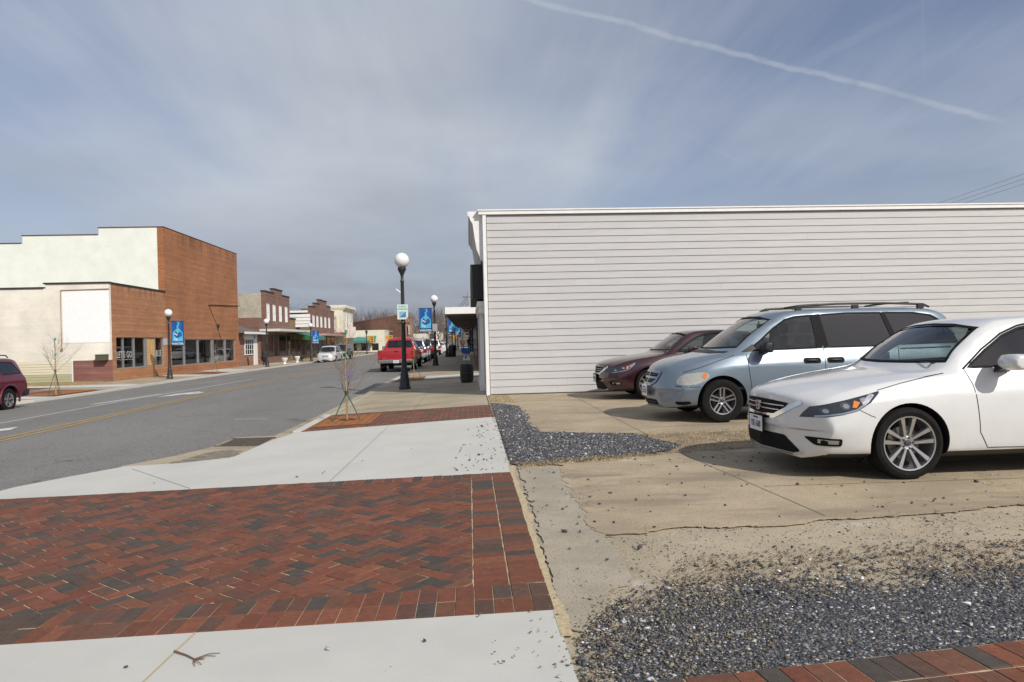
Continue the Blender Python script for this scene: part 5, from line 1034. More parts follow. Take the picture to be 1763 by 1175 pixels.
b = MB(); b.box(.07, .41, 17.75, 22.2, 2.42, 3.30); tag(b.build('shop_sign', blackmat), 'long black blank sign board edge-on above the white shopfront, at the building corner', 'sign')
# --- brick shop row with the flat canopy
rb = thing('brick_shop', 'dark red brick shop with a flat canopy over the shaded right pavement', 'building')
b = MB(); b.box(.40, 16, 31, 74, -.1, 4.3); b.build('wall', brickC, rb)
b = MB(); b.box(-1.05, .39, 31.0, 66, 2.58, 2.84); b.build('canopy', mat('canopy_soffit', (.16, .14, .12), .8), rb)
b = MB(); b.box(-1.09, .39, 30.95, 30.995, 2.56, 2.86); b.box(-1.10, -1.055, 30.95, 66, 2.56, 2.86); b.build('fascia', whitewood, rb)
for y in (33, 37.5, 42, 46.5, 51, 55.5, 60): b = MB(); b.box(.36, .395, y, y+3.4, .5, 2.5); b.build('shop_window', darkpane, rb)
t = thing('shop_sign', 'dark blue vertical hanging sign with white letters under the canopy', 'sign', (.12, 40, .0)); b = MB(); b.box(-.11, .11, -.02, .02, .72, 2.1); b.box(-.01, .01, -.01, .01, 2.1, 2.58); b.build('sign_panel', mat('navy', (.015, .025, .07), .5), t)
for i, ch in enumerate('BICYCLE'): text(ch, .19, whitewood, t, 'letter', (0, -.022, 2.0-i*.19), (R(90), 0, 0), .001)
for (y0, y1, x1, h, mt_, lab) in ((78, 96, 14, 4.6, brickD, 'red brick shop beyond the canopy on the right pavement'), (98, 125, 16, 5.0, cream, 'cream shop far down the right pavement'), (145, 190, 16, 5.2, brickF, 'farthest brick shop on the right side of the street')):
    r_ = thing('shop_building', lab, 'building'); b = MB(); b.box(.45, x1, y0, y1, -.1, h); b.build('wall', mt_, r_); b = MB(); b.box(-.8, .44, y0+.5, y1-.5, 2.8, 2.95); b.build('canopy', darkshop, r_)
    for k in range(3): b = MB(); q = y0+1+k*(y1-y0)/3; b.box(.42, .448, q, q+3, .5, 2.3); b.build('shop_window', darkpane, r_)
# --- low brick shop and the tall brick building on the left
XF = -20.3
la = thing('low_brick_shop', 'one storey orange brick shop with cream side wall and boarded glass front', 'building')
b = MB(); wall_grid(b, 'x', XF, .35, 41.02, 48.1, -.6, 5.10, [(41.47, 47.72, .2, 2.06)]); b.build('front_wall', brickA, la)
b = MB(); b.box(-50, XF-.01, 40.80, 41.02, .76, 4.86); b.box(-23.75, XF-.002, 40.80, 41.02, 4.86, 5.10); b.box(-50, -22.42, 40.82, 41.02, -.6, .76); b.build('side_wall', creamb, la)
b = MB(); b.box(-22.36, XF-.003, 40.795, 41.018, -.6, .76); b.build('brick_base', brickE, la)
b = MB(); b.box(XF-.30, XF-.001, 40.788, 41.015, -.6, 5.1); 
b.box(-22.86, -20.32, 40.785, 40.799, 1.76, 4.70); b.v = b.v[8:]; b.f = [tuple(i-8 for i in f) for f in b.f[6:]]; b.m = b.m[6:]; b.build('whitewashed_panel', signwhite, la)
b = MB(); b.tube((-22.92, 40.76, 4.74), (XF+.02, 40.76, 4.78), .025); b.tube((-22.92, 40.76, 4.74), (-22.93, 40.76, 1.5), .018); b.box(-22.98, -22.88, 40.70, 40.79, 1.35, 1.5); b.build('conduit', mat('conduit_paint', (.35, .24, .14), .6), la)
b = MB(); b.box(-22.42, -22.36, 40.77, 40.82, -.5, .76); b.build('corner_board', whitewood, la)
b = MB(); z = -.42; i = 0
while z < .74:
    b.cm = 1 if z < -.08 else 0; zt = min(z+.16, .76); b.hexa([(-50, 40.775, z), (-22.42, 40.775, z), (-22.42, 40.82, z), (-50, 40.82, z), (-50, 40.80, zt), (-22.42, 40.80, zt), (-22.42, 40.82, zt), (-50, 40.82, zt)]); z += .145
b.build('clapboard', [creamclap, greenclap], la)
b = MB(); b.box(-23.85, XF+.06, 40.74, 41.08, 5.10, 5.19); b.box(XF-.4, XF+.06, 41.08, 48.08, 5.10, 5.18); b.box(-50, -23.85, 40.74, 41.08, 4.86, 4.95); b.build('coping', coping, la)
b = MB(); b.box(-50, XF-.35, 41.02, 48.09, 4.5, 4.62); b.build('roof', roofgrey, la)
b = MB(); b.box(-20.95, -20.40, 40.42, 40.785, .74, 1.04); b.box(-20.97, -20.38, 40.40, 40.785, 1.04, 1.08); b.build('meter_box', mat('drab_box', (.09, .085, .05), .6), la)
def shopfront(root, y0, y1, z0, z1, mull, gm, boards=(), depth=2.6, x=XF):
    b = MB(); xi = x-.12; b.box(xi-.06, xi+.06, y0, y1, z0, z0+.06); b.box(xi-.06, xi+.06, y0, y1, z1-.05, z1)
    for (a, c) in mull: b.box(xi-.062, xi+.062, a, c, z0+.06, z1-.05)
    f = b.build('window_frame', alum, root)
    b = MB(); b.add([(xi, y0, z0+.06), (xi, y1, z0+.06), (xi, y1, z1-.05), (xi, y0, z1-.05)], [(0, 1, 2, 3)]); b.build('pane', gm, f, fix=False)
    for (a, c) in boards: b = MB(); b.box(xi-.03, xi+.02, a, c, z0+.08, z1-.06); b.box(xi+.02, xi+.03, a, c, (z0+z1)/2-.03, (z0+z1)/2+.01); b.build('plywood_board', ply, f)
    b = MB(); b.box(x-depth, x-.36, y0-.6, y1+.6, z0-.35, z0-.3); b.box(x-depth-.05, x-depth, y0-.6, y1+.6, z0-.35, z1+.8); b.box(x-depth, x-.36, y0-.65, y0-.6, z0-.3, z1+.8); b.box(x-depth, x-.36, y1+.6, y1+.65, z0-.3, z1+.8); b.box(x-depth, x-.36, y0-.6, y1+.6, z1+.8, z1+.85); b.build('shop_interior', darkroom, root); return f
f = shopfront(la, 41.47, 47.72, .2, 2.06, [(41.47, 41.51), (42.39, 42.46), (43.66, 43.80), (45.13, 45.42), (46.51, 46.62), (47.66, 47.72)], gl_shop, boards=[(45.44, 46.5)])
chalk = mat('window_paint', (.55, .55, .53), .7)
text("LET'S GO", .56, chalk, f, 'painted_lettering', (XF-.105, 42.62, 1.0), (R(90), 0, R(90)), .001, sx=.82); text("BLUE", .60, chalk, f, 'painted_lettering', (XF-.105, 47.15, 1.0), (R(90), 0, R(90)), .001, sx=.60)
b = MB(); b.path([(XF-.10, y, .72+.02*math.sin(y*5)) for y in np.linspace(41.6, 43.6, 8)], .012, 5); b.build('painted_stroke', chalk, f)
tb = thing('tall_brick_building', 'tall orange brick building with pale mint side wall and stepped roofline', 'building')
b = MB(); wall_grid(b, 'x', XF, .4, 48.33, 62.85, -.6, 9.46, [(48.9, 61.98, .08, 1.95)]); b.box(-46, XF-.001, 62.5, 62.849, -.6, 9.4); b.build('front_wall', brickB, tb)
b = MB(); b.box(-24.5, XF-.42, 48.10, 48.33, -.6, 9.46); b.box(-29.4, -24.5, 48.10, 48.33, -.6, 9.0); b.box(-48, -29.4, 48.10, 48.33, -.6, 8.5); b.build('side_wall', mint, tb)
b = MB(); b.box(XF-.42, XF+.002, 48.095, 48.33, -.6, 9.46); b.build('corner_pier', brickB, tb)
b = MB(); b.box(XF-.5, XF+.03, 48.06, 62.88, 9.46, 9.51); b.box(-24.55, XF-.5, 48.06, 48.4, 9.46, 9.51); b.box(-29.45, -24.55, 48.06, 48.4, 9.0, 9.05); b.box(-48, -29.45, 48.06, 48.4, 8.5, 8.55); b.build('coping', copred, tb)
b = MB(); b.box(-46, XF-.4, 48.33, 62.5, 8.2, 8.3); b.build('roof', roofgrey, tb)
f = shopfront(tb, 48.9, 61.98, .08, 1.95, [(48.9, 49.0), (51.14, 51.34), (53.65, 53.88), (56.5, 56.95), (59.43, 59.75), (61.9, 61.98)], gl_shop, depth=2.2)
b = MB(); b.path([(XF+.05, 55.8, 4.62), (XF+.05, 59, 4.75), (XF+.05, 63.1, 4.9)], .03, 5); b.path([(XF+.05, 55.8, 4.62), (XF+.05, 57.4, 3.2), (XF+.05, 58.3, 1.97)], .018, 5); b.build('sagging_cable', coping, tb)
b = MB(); b.box(XF, XF+.15, 57.6, 57.85, 2.9, 3.15); b.build('wall_lamp', iron, tb)
for k, (y, zt, w) in enumerate([(49.6, .75, .35), (57.6, .6, .3), (60.6, .9, .25)]):
    b = MB(); b.box(XF-.9, XF-.4, y, y+w, .0, zt); b.sphere((XF-.65, y+w/2, zt+.1), .18, 10, 6); tag(b.build('display_item', [cream, blackp, alloy][k], bevel=.03), ['cream ornament standing inside the glass at the lamp end', 'dark item in the middle of the tall shop window', 'grey item at the far end of the tall shop window'][k], 'shop display')
b = MB(); b.box(XF-1.0, XF-.95, 60.2, 61.9, .1, 1.9); tag(b.build('display_curtain', creamclap), 'pale curtain panel hanging inside the far end of the shop glass', 'curtain')
# --- small gabled shop, then the row of brick fronts
sg_ = thing('small_shop', 'small white one storey shop with grey shingled eave beside the tall brick wall', 'building')
b = MB(); wall_grid(b, 'x', XF-.2, .3, 62.9, 69.6, -.6, 2.5, [(65.0, 67.6, .5, 2.0)]); b.build('wall', brickD, sg_); b = MB(); b.box(XF-.2, XF-.1, 64.7, 67.9, 2.0, 2.5); b.box(XF-.2, XF-.1, 67.62, 68.6, -.5, 2.5); b.build('white_cladding', whitewood, sg_)
b = MB(); b.hexa([(XF+.5, 62.9, 2.5), (XF+.5, 70, 2.45), (XF-4, 70, 2.6), (XF-4, 62.9, 2.6), (XF+.5, 62.9, 2.62), (XF+.5, 70, 2.57), (XF-3, 70, 3.7), (XF-3, 62.9, 3.75)]); b.build('roof', roofgrey, sg_); b = MB(); b.box(XF+.5, XF+.56, 62.9, 70, 2.42, 2.62); b.build('eave_board', whitewood, sg_)
def win(root, x, y0, y1, z0, z1, mt_=None, fr=.06, bars=(1, 1)):
    b = MB(); b.box(x-.03, x+.05, y0, y0+fr, z0, z1); b.box(x-.03, x+.05, y1-fr, y1, z0, z1); b.box(x-.03, x+.05, y0+fr, y1-fr, z0, z0+fr); b.box(x-.03, x+.05, y0+fr, y1-fr, z1-fr, z1)
    for k in range(1, bars[0]+1): y = y0+(y1-y0)*k/(bars[0]+1); b.box(x-.02, x+.04, y-.02, y+.02, z0+fr, z1-fr)
    for k in range(1, bars[1]+1): z = z0+(z1-z0)*k/(bars[1]+1); b.box(x-.02, x+.038, y0+fr, y1-fr, z-.02, z+.02)
    w = b.build('window', whitewood, root); b = MB(); b.box(x-.02, x+.015, y0+fr, y1-fr, z0+fr, z1-fr); b.build('pane', mt_ or darkpane, w); return w
win(sg_, XF-.17, 65.0, 67.6, .5, 2.0, None, .08, (3, 2))
def stepped(root, x, y0, y1, prof, mt_, depth, z0=-.6, holes=(), cope=coping, sidem=None):
    """brick front facing the street, parapet steps prof = [(ya, yb, ztop)]"""
    b = MB(); wall_grid(b, 'x', x, .35, y0, y1, z0, min(p[2] for p in prof), holes); zb = min(p[2] for p in prof)
    for (a, c, zt) in prof:
        if zt > zb+.01: b.box(x-.35, x, a, c, zb, zt)
    b.build('front_wall', mt_, root); b = MB()
    for (a, c, zt) in prof: b.box(x-.42, x+.06, a-.05, c+.05, zt, zt+.12)
    b.build('coping', cope, root); b = MB(); b.box(x-depth, x-.002-.35, y0+.0, y0+.3, z0, zb-.1); b.build('side_wall', sidem or mt_, root); b = MB(); b.box(x-depth, x-.352, y1-.3, y1, z0, zb-.1); b.build('side_wall', mt_, root); b = MB(); b.box(x-depth, x-.36, y0+.3, y1-.3, zb-1, zb-.9); b.build('roof', roofgrey, root)
b3 = thing('brick_building', 'brown brick two storey front with four narrow white windows and stained side wall', 'building')
stepped(b3, XF, 71.0, 80.6, [(71.0, 74.3, 6.75), (74.3, 77.6, 7.2), (77.6, 80.6, 6.7)], brickC, 18, sidem=mouldc)
for y in (72.0, 74.2, 76.6, 79.0): win(b3, XF, y-.42, y+.42, 3.85, 5.55, whitewood, .06, (0, 1))
b = MB(); b.box(XF-2.5, XF+.02, 68.6, 70.98, -.6, 4.05); b.build('side_bay', brickC, b3)
b = MB(); b.box(XF, XF+2.0, 69.0, 82, 2.72, 2.95); b.build('canopy', mat('canopy_white', (.62, .62, .60), .5), b3)
for y, w in ((69.4, 1.5), (71.5, 2.0), (74.2, 1.1), (76, 2.6), (79.2, 1.2)): b = MB(); b.box(XF-.02, XF+.03, y, y+w, .2, 2.4); b.build('shop_window', darkpane if y < 73 or y > 75 else darkshop, b3)
b4 = thing('stone_shop', 'low tan stone shop with green awnings under a white roof sign', 'building')
b = MB(); b.box(XF-12, XF, 80.62, 91.2, -.6, 4.3); b.build('wall', tanstone, b4); b = MB(); b.box(XF-12.1, XF+.1, 80.62, 91.25, 4.3, 4.42); b.build('coping', coping, b4)
for a, c, mt_ in ((79.5, 84.2, greenawn), (84.25, 91.5, tealawn)):
    b = MB(); b.add([(XF+.02, a, 2.75), (XF+.02, c, 2.75), (XF+1.7, c, 2.3), (XF+1.7, a, 2.3), (XF+1.7, c, 1.85), (XF+1.7, a, 1.85), (XF+.02, a, 2.70), (XF+.02, c, 2.70)], [(0, 1, 2, 3), (3, 2, 4, 5), (0, 3, 6), (1, 7, 2)]); b.build('awning', mt_, b4, fix=False)
for y in (81, 83.4, 85.8, 88.4): b = MB(); b.box(XF, XF+.03, y, y+1.9, .1, 1.9); b.build('shop_window', darkpane if y != 85.8 else darkshop, b4)
b = MB(); b.box(XF, XF+.1, 90.3, 91.1, -.6, 2.4); b.build('white_pier', cream, b4)
t = thing('roof_sign', 'blank white ribbed sign board raised over the green awnings', 'sign', (XF+.3, 83.2, 0)); b = MB(); b.box(-2.4, 1.4, -.1, .1, 3.4, 4.9)
b.build('sign_board', whitewood, t); b = MB()
for z in (3.75, 4.1, 4.5): b.box(-2.4, 1.4, -.115, -.1, z, z+.04)
b.build('sign_rib', alloydark, t); b = MB(); b.box(-.2, .2, -.05, .05, 2.7, 3.4); b.build('sign_post', iron, t)
b5 = thing('stepped_brick_building', 'brown brick front with steeply stepped parapet and five narrow white windows', 'building')
stepped(b5, XF, 91.4, 106.8, [(91.4, 94.0, 6.2), (94.0, 96.6, 6.75), (96.6, 101.4, 7.35), (101.4, 104.2, 6.7), (104.2, 106.8, 6.1)], brickC, 1.2)
b = MB(); b.box(XF-16, XF-.36, 91.6, 106.6, -.6, 5.7); b.build('side_wall', brickD, b5)
b = MB(); b.prism([(-36.5, 5.7), (-20.7, 5.7), (-20.7, 5.85), (-28, 7.4), (-36.5, 7.4)], 91.5, 106.7, 'y'); b.build('metal_roof', metalroof, b5)
b = MB(); b.hexa([(-36.5, 91.35, 5.65), (-20.7, 91.35, 5.65), (-20.7, 99, 7.0), (-36.5, 99, 7.0), (-36.5, 91.35, 5.75), (-20.7, 91.35, 5.75), (-20.7, 99, 7.1), (-36.5, 99, 7.1)]); b.build('front_slope', metalroof, b5)
for k in range(14): b = MB(); x = -36+k*1.15; b.hexa([(x, 91.33, 5.75), (x+.06, 91.33, 5.75), (x+.06, 99, 7.1), (x, 99, 7.1), (x, 91.33, 5.80), (x+.06, 91.33, 5.80), (x+.06, 99, 7.15), (x, 99, 7.15)]); b.build('roof_seam', metalroof, b5)
b = MB(); b.box(-36.5, XF-.4, 91.28, 91.34, 5.45, 5.72); b.build('gutter_board', whitewood, b5)
b = MB(); b.box(-24.0, -22.3, 91.5, 91.6, 3.7, 5.2); w = b.build('window', whitewood, b5); b = MB(); b.box(-23.85, -22.45, 91.46, 91.5, 3.85, 4.45); b.box(-23.85, -22.45, 91.46, 91.5, 4.5, 5.05); b.build('pane', darkpane, w)
for y in (92.6, 94.9, 97.4, 100.1, 102.8): win(b5, XF, y-.5, y+.5, 3.6, 5.1, whitewood, .06, (0, 0))
b = MB(); b.box(XF, XF+1.8, 91.6, 106.5, 2.45, 2.7); b.build('canopy', pinkc, b5)
for k in range(5): b = MB(); b.box(XF, XF+.03, 92+k*3, 94.2+k*3, .1, 2.2); b.build('shop_window', darkpane, b5)
b6 = thing('grey_shop', 'narrow grey stained shop between the stepped brick front and the cream corniced front', 'building'); b = MB(); b.box(XF-12, XF-.6, 107, 111.8, -.6, 5.6); b.build('wall', mouldc, b6); b = MB(); b.box(XF-.6, XF+1.2, 107, 111.8, 2.9, 3.1); b.build('canopy', pinkc, b6)
for y in (107.8, 109.9): win(b6, XF-.58, y, y+1.1, 3.5, 5.0)
b7 = thing('corniced_building', 'tall narrow cream front with heavy bracketed cornice', 'building'); b = MB(); b.box(XF-1.5, XF+.4, 112, 121.4, -.6, 7.0); b.box(XF-14, XF-1.5, 112, 121.4, -.6, 5.2); b.build('wall', cream, b7)
b = MB(); b.box(XF-1.6, XF+.9, 111.8, 121.6, 7.0, 7.45); b.box(XF-1.6, XF+.7, 111.9, 121.5, 6.75, 6.998); b.build('cornice', cream, b7)
for y in (113.2, 115.6, 118, 120): win(b7, XF+.42, y-.4, y+.4, 3.6, 5.9, darkpane, .08, (0, 1))
b = MB(); b.box(XF+.4, XF+2.6, 111, 121.6, 2.3, 2.5); b.build('canopy', whitewood, b7)
t = thing('hanging_sign', 'pinkish white square sign board hanging before the cream corniced front', 'sign', (-18.9, 111, 0)); b = MB(); b.box(-1.1, 1.1, -.08, .08, 2.2, 3.9); b.build('sign_board', mat('sign_pink', (.72, .62, .57), .6), t); b = MB(); b.box(-1.3, -1.1, -.05, .05, 2.6, 2.7); b.build('bracket', iron, t)
b8 = thing('far_brick_block', 'long plain brick block rising behind the cream corner shop', 'building'); b = MB(); b.hexa([(-32, 172, -.5), (-14.3, 148, -.5), (-13.2, 165, -.5), (-30, 185, -.5), (-32, 172, 5.6), (-14.3, 148, 6.9), (-13.2, 165, 6.9), (-30, 185, 5.6)]); b.build('wall', brickF, b8); b = MB(); b.hexa([(-32.1, 171.8, 5.6), (-14.2, 147.8, 6.9), (-13.1, 165.1, 6.9), (-30, 185.1, 5.6), (-32.1, 171.8, 5.85), (-14.2, 147.8, 7.15), (-13.1, 165.1, 7.15), (-30, 185.1, 5.85)]); b.build('coping', brickF, b8)
for y in (157, 163): win(b8, -13.4, y-1, y+1, 3.0, 5.0)
b9 = thing('cream_corner_shop', 'low cream corner shop with a long green awning across the side street', 'building'); b = MB(); b.box(-36, -17.2, 143, 158, -.6, 3.9); b.build('wall', cream, b9)
b = MB(); b.add([(-30, 142.98, 2.75), (-18.8, 142.98, 2.75), (-18.8, 141.3, 1.7), (-30, 141.3, 1.7), (-18.8, 141.3, 1.35), (-30, 141.3, 1.35)], [(0, 1, 2, 3), (3, 2, 4, 5)]); b.build('awning', tealawn, b9, fix=False)
for k in range(5): b = MB(); b.box(-28.5+k*2.2, -27.2+k*2.2, 142.95, 142.99, -.2, 1.2); b.build('shop_window', darkpane, b9)
for (x0, x1, y0, y1, h, mt_, nm, lab) in ((-17.1, -15.2, 160, 168, 6.3, yellowb, 'yellow_house', 'narrow yellow building just right of the far brick block'), (-17, -10.8, 176, 190, 3.4, cream, 'shop_building', 'low cream shop with blue awning beyond the red pickup roof'), (-14, -10.5, 196, 215, 3.2, brickF, 'shop_building', 'low far brick shop behind the second banner'), (-13, -9.6, 225, 260, 4.5, cream, 'shop_building', 'farthest pale building closing the left side of the street')):
    r_ = thing(nm, lab, 'building'); b = MB(); b.box(x0, x1, y0, y1, -.6, h); b.build('wall', mt_, r_); b = MB(); b.box(x0-.1, x1+.1, y0-.1, y1+.1, h, h+.2); b.build('coping', roofgrey, r_); b = MB(); b.box(x0+.4, x0+1.1, y0-.03, y0, h*.4, h*.7); b.build('window', darkpane, r_)
b = MB(); b.hexa([(-15.9, 151, 1.0), (-13.2, 151, 1.0), (-13.2, 154, 1.0), (-15.9, 154, 1.0), (-15.6, 151.4, 1.9), (-13.4, 151.4, 1.9), (-13.4, 153.6, 1.9), (-15.6, 153.6, 1.9)])
for x, y in ((-15.8, 151.1), (-13.3, 151.1), (-15.8, 153.9), (-13.3, 153.9)): b.box(x-.04, x+.04, y-.04, y+.04, -.6, 1.0)
tag(b.build('canopy_tent', mat('blue_canvas', (.015, .05, .42), .8)), 'bright blue canvas awning stretched over posts left of the red pickup roof', 'awning')
# --- left pavement
lk = [(-19.6, -20), (-19.4, 24), (-17.3, 28.5), (-17.15, 33), (-17.5, 40), (-17.5, 62), (-17.0, 75), (-17.0, 126)]
sheet('pavement_left', [(-20.32, -20), *lk, (-20.32, 126)], zleft, oldwalk, thick=.25, cutx=(-20.3, -17))
sheet('pavement_left_far', [(-20.32, 142), (-17.0, 142), (-15.5, 300), (-20.32, 300)], zleft, oldwalk, thick=.25)
b = MB()
for (x0, y0), (x1, y1) in zip(lk, lk[1:]): b.hexa([(x0, y0, -.9), (x0+.16, y0, -.9), (x1+.16, y1, -.9), (x1, y1, -.9), (x0, y0, -.545), (x0+.16, y0, -.55), (x1+.16, y1, -.55), (x1, y1, -.545)])
o = b.build('kerb_left', newconc, bevel=.02); o['kind'] = 'structure'
zl2 = lambda d: (lambda x, y=0: zleft(x)+d)
sheet('pavement_bright', [(-22.5, 35.2), (-17.35, 36.2), (-17.3, 37.8), (-17.9, 38.2), (-22.5, 36.6)], zl2(.006), newconc, cutx=(-20.3,)); sheet('pavement_bright', [(-20.2, 28.7), (-17.35, 28.7), (-17.2, 30), (-20.2, 30)], zl2(.006), newconc)
pvr = brickmat('paver_strip', (.20, .06, .035), (.14, .055, .04), (.25, .16, .1))
sheet('paving_strip', [(-22.5, 30.1), (-17.25, 30.1), (-17.2, 34.2), (-22.5, 34.0)], zl2(.006), pvr, cutx=(-20.3,)); sheet('paving_strip', [(-20.2, 49.5), (-17.6, 49.5), (-17.6, 52.5), (-20.2, 52.5)], zl2(.006), pvr)
sheet('pavement_bright', [(-20.2, 46.2), (-17.6, 46.2), (-17.6, 48.2), (-20.2, 48.2)], zl2(.006), newconc); sheet('pavement_bright', [(-20.25, 53.5), (-17.6, 52.6), (-17.6, 57.5), (-20.25, 57.8)], zl2(.006), newconc)
for y in (70, 88, 104): sheet('pavement_bright', [(-20.2, y), (-17.2, y), (-17.2, y+3), (-20.2, y+3)], zl2(.006), newconc)
zg = lambda x, y: -.462+.02*math.sin(x*3+y*2)
sheet('verge', [(-45, 33.5), (-20.33, 33.5), (-20.33, 40.8), (-45, 40.8)], lambda x, y: -.475, fieldm, seg=1)
grass('dry_grass', 'straw coloured rough grass along the foot of the cream side wall', [(-30, 34.2), (-19.9, 37.2), (-20.25, 40.7), (-30, 40.7)], 30000, .10, lambda x, y: -.47, STR[:4]+[(.25, .22, .10)])
# ------------------------------------------------------------------ street lamps
globem = mat('lamp_globe', (.82, .82, .80), .22, coat=.4); signgreen = mat('sign_green', (.05, .36, .25), .5); signpale = mat('sign_pale', (.66, .72, .70), .5); signblue = mat('sign_blue', (.06, .22, .42), .5); greyplate = mat('grey_plate', (.36, .37, .38), .5)
bnblue = mat('banner_blue', (.012, .095, .33), .75, var=.08, vs=4); bnlight = mat('banner_light', (.09, .45, .66), .75); bnnavy = mat('banner_navy', (.015, .04, .19), .75); bnwhite = mat('banner_white', (.66, .70, .76), .75)
def make_lamp():
    t = thing('street_lamp', 'x', 'street lamp', group='street lamps with white globes')
    b = MB(); b.lathe([(.185, 0), (.185, .07), (.165, .09), (.15, .25), (.125, .42), (.105, .55), (.11, .60), (.085, .64), (.08, .72), (.095, .75), (.075, .80)], n=12); b.build('base', iron, t, smooth=40)
    b = MB(); b.lathe([(.072, .78), (.068, 1.6), (.062, 2.0), (.075, 2.02), (.075, 2.07), (.058, 2.10), (.052, 2.9), (.048, 3.30), (.06, 3.32), (.06, 3.36), (.045, 3.38), (.045, 3.5)], n=12)
    for k in range(12):
        a = 2*math.pi*k/12; b.tube((math.cos(a)*.066, math.sin(a)*.066, .8), (math.cos(a)*.048, math.sin(a)*.048, 3.3), .006, .005, 4)
    b.build('pole', iron, t, smooth=40)
    b = MB(); b.tube((-.16, 0, 2.045), (.16, 0, 2.045), .012); b.sphere((-.17, 0, 2.045), .022, 8, 6); b.sphere((.17, 0, 2.045), .022, 8, 6); b.build('ladder_rest', iron, t)
    b = MB(); b.lathe([(.045, 3.5), (.06, 3.56), (.10, 3.64), (.115, 3.68), (.13, 3.70), (.13, 3.76), (.11, 3.77), (.11, 3.79)], n=16); b.build('capital', iron, t, smooth=35)
    b = MB(); b.sphere((0, 0, 3.99), .232, 32, 20); b.build('globe', globem, t, smooth=60)
    return t
lamp0 = make_lamp()
LP = [(-2.03, 21.75, 'street lamp nearest the camera, carrying a pale green parking notice'), (-2.05, 42.0, 'second lamp on the right pavement, beside a blue banner and grey plate'), (-2.05, 63.5, 'third lamp on the right pavement beside a black bin'), (-2.05, 84, 'fourth lamp along the right pavement'), (-2.05, 104, 'fifth lamp along the right pavement'), (-2.05, 125, 'sixth and farthest lamp along the right pavement'),
      (-18.15, 43.4, 'left side lamp standing before the two brick shopfronts with a blue banner'), (-17.75, 62.4, 'left side lamp before the small shop and brown brick front'), (-17.55, 78.6, 'left side lamp with blue banner behind the white minivan'), (-17.5, 150, 'tiny far lamp beyond the side street left of the pickup'), (-16.3, 172, 'tiniest far lamp just above the pickup roof')]
lamps = []
for i, (x, y, lab) in enumerate(LP):
    o = lamp0 if i == 0 else copy_tree(lamp0); o.location = (x, y, zwalk(x) if x > -5 else zleft(x)); o['label'] = lab; lamps.append(o)
# fixtures only some lamps carry
def child_box(root, name, bx, mt_, label=None):
    b = MB(); b.box(*bx); o = b.build(name, mt_, root)
    if label: o['label'] = label
    return o
s1 = child_box(lamps[0], 'notice', (-.165, .165, -.10, -.085, 2.16, 2.62), signpale, 'pale notice with green lettering and a blue square')
text('PUBLIC', .075, signgreen, s1, 'lettering', (0, -.102, 2.555), (R(90), 0, 0), .001, .001); text('PARKING', .072, signgreen, s1, 'lettering', (0, -.102, 2.475), (R(90), 0, 0), .001, .001)
b = MB(); b.box(-.10, .10, -.103, -.1005, 2.22, 2.40); b.build('blue_square', signblue, s1); b = MB(); b.add([(-.10, -.1045, 2.22), (.10, -.1045, 2.40), (-.10, -.1045, 2.40)], [(0, 1, 2)]); b.build('pale_triangle', mat('sign_sky', (.25, .45, .60), .5), s1, fix=False)
b = MB(); b.tube((-.05, 0, 2.98), (-.20, 0, 3.10), .022); b.build('sensor_arm', whitewood, lamps[0])
child_box(lamps[1], 'plate', (-.13, .16, -.12, -.06, 2.05, 2.50), greyplate); child_box(lamps[6], 'plate', (-.30, -.06, -.10, -.06, 2.05, 2.45), greyplate); child_box(lamps[2], 'light_box', (-.17, .10, -.12, .12, 2.40, 2.62), iron)
def banner(lamp, side, z0, z1, w, label, tilt=0):
    x, y, z = lamp.location; t = thing('banner', label, 'banner', (x+side*.09, y-.02, z), group='blue winter banners'); x0, x1 = sorted((side*.06, side*(.06+w)))
    b = MB(); n = 8
    for k in range(n):
        u0, u1 = x0+(x1-x0)*k/n, x0+(x1-x0)*(k+1)/n; d0, d1 = .02*math.sin(k*1.3), .02*math.sin((k+1)*1.3); b.hexa([(u0, d0, z0), (u1, d1, z0), (u1, d1+.004, z0), (u0, d0+.004, z0), (u0, d0, z1), (u1, d1, z1), (u1, d1+.004, z1), (u0, d0+.004, z1)])
    cl = b.build('cloth', bnblue, t); f = -.028; H = z1-z0; cx = (x0+x1)/2
    def flat(nm, pts, mt_, d): b = MB(); P = [(cx+u*w, f-d, z0+v*H) for u, v in pts]; b.add(P+[(p[0], p[1]+.002, p[2]) for p in P], [tuple(range(len(P))), tuple(range(2*len(P)-1, len(P)-1, -1))]); b.build(nm, mt_, cl)
    flat('snow_drift', [(-.40, .17), (.42, .17), (.40, .52), (.18, .66), (.02, .72), (-.36, .54)], bnlight, .001)
    flat('house_wall', [(-.26, .40), (.02, .30), (.02, .48), (-.16, .60)], bnnavy, .004); flat('house_side', [(.02, .30), (.34, .38), (.34, .50), (.20, .58), (.02, .48)], bnblue, .003)
    for u, v in ((-.17, .44), (-.05, .41), (-.20, .24), (-.05, .21)): flat('lit_window', [(u-.04, v), (u+.04, v-.015), (u+.04, v+.06), (u-.04, v+.075)], bnwhite, .006)
    flat('chimney_smoke', [(-.02, .70), (.10, .70), (.06, .80), (.20, .84), (.12, .90), (.22, .97), (-.02, .93), (.08, .87), (-.06, .80)], bnlight, .003)
    text('WINTER', .185*w/.75, bnwhite, cl, 'lettering', (cx, f-.004, z0+.07*H), (R(90), 0, 0), .001, .004, sx=.98)
    b = MB(); b.tube((-side*.06, .0, z1-.02), (side*(.1+w), 0, z1-.02), .013); b.tube((-side*.06, .0, z0+.02), (side*(.1+w), 0, z0+.02), .013); b.build('bracket', iron, t)
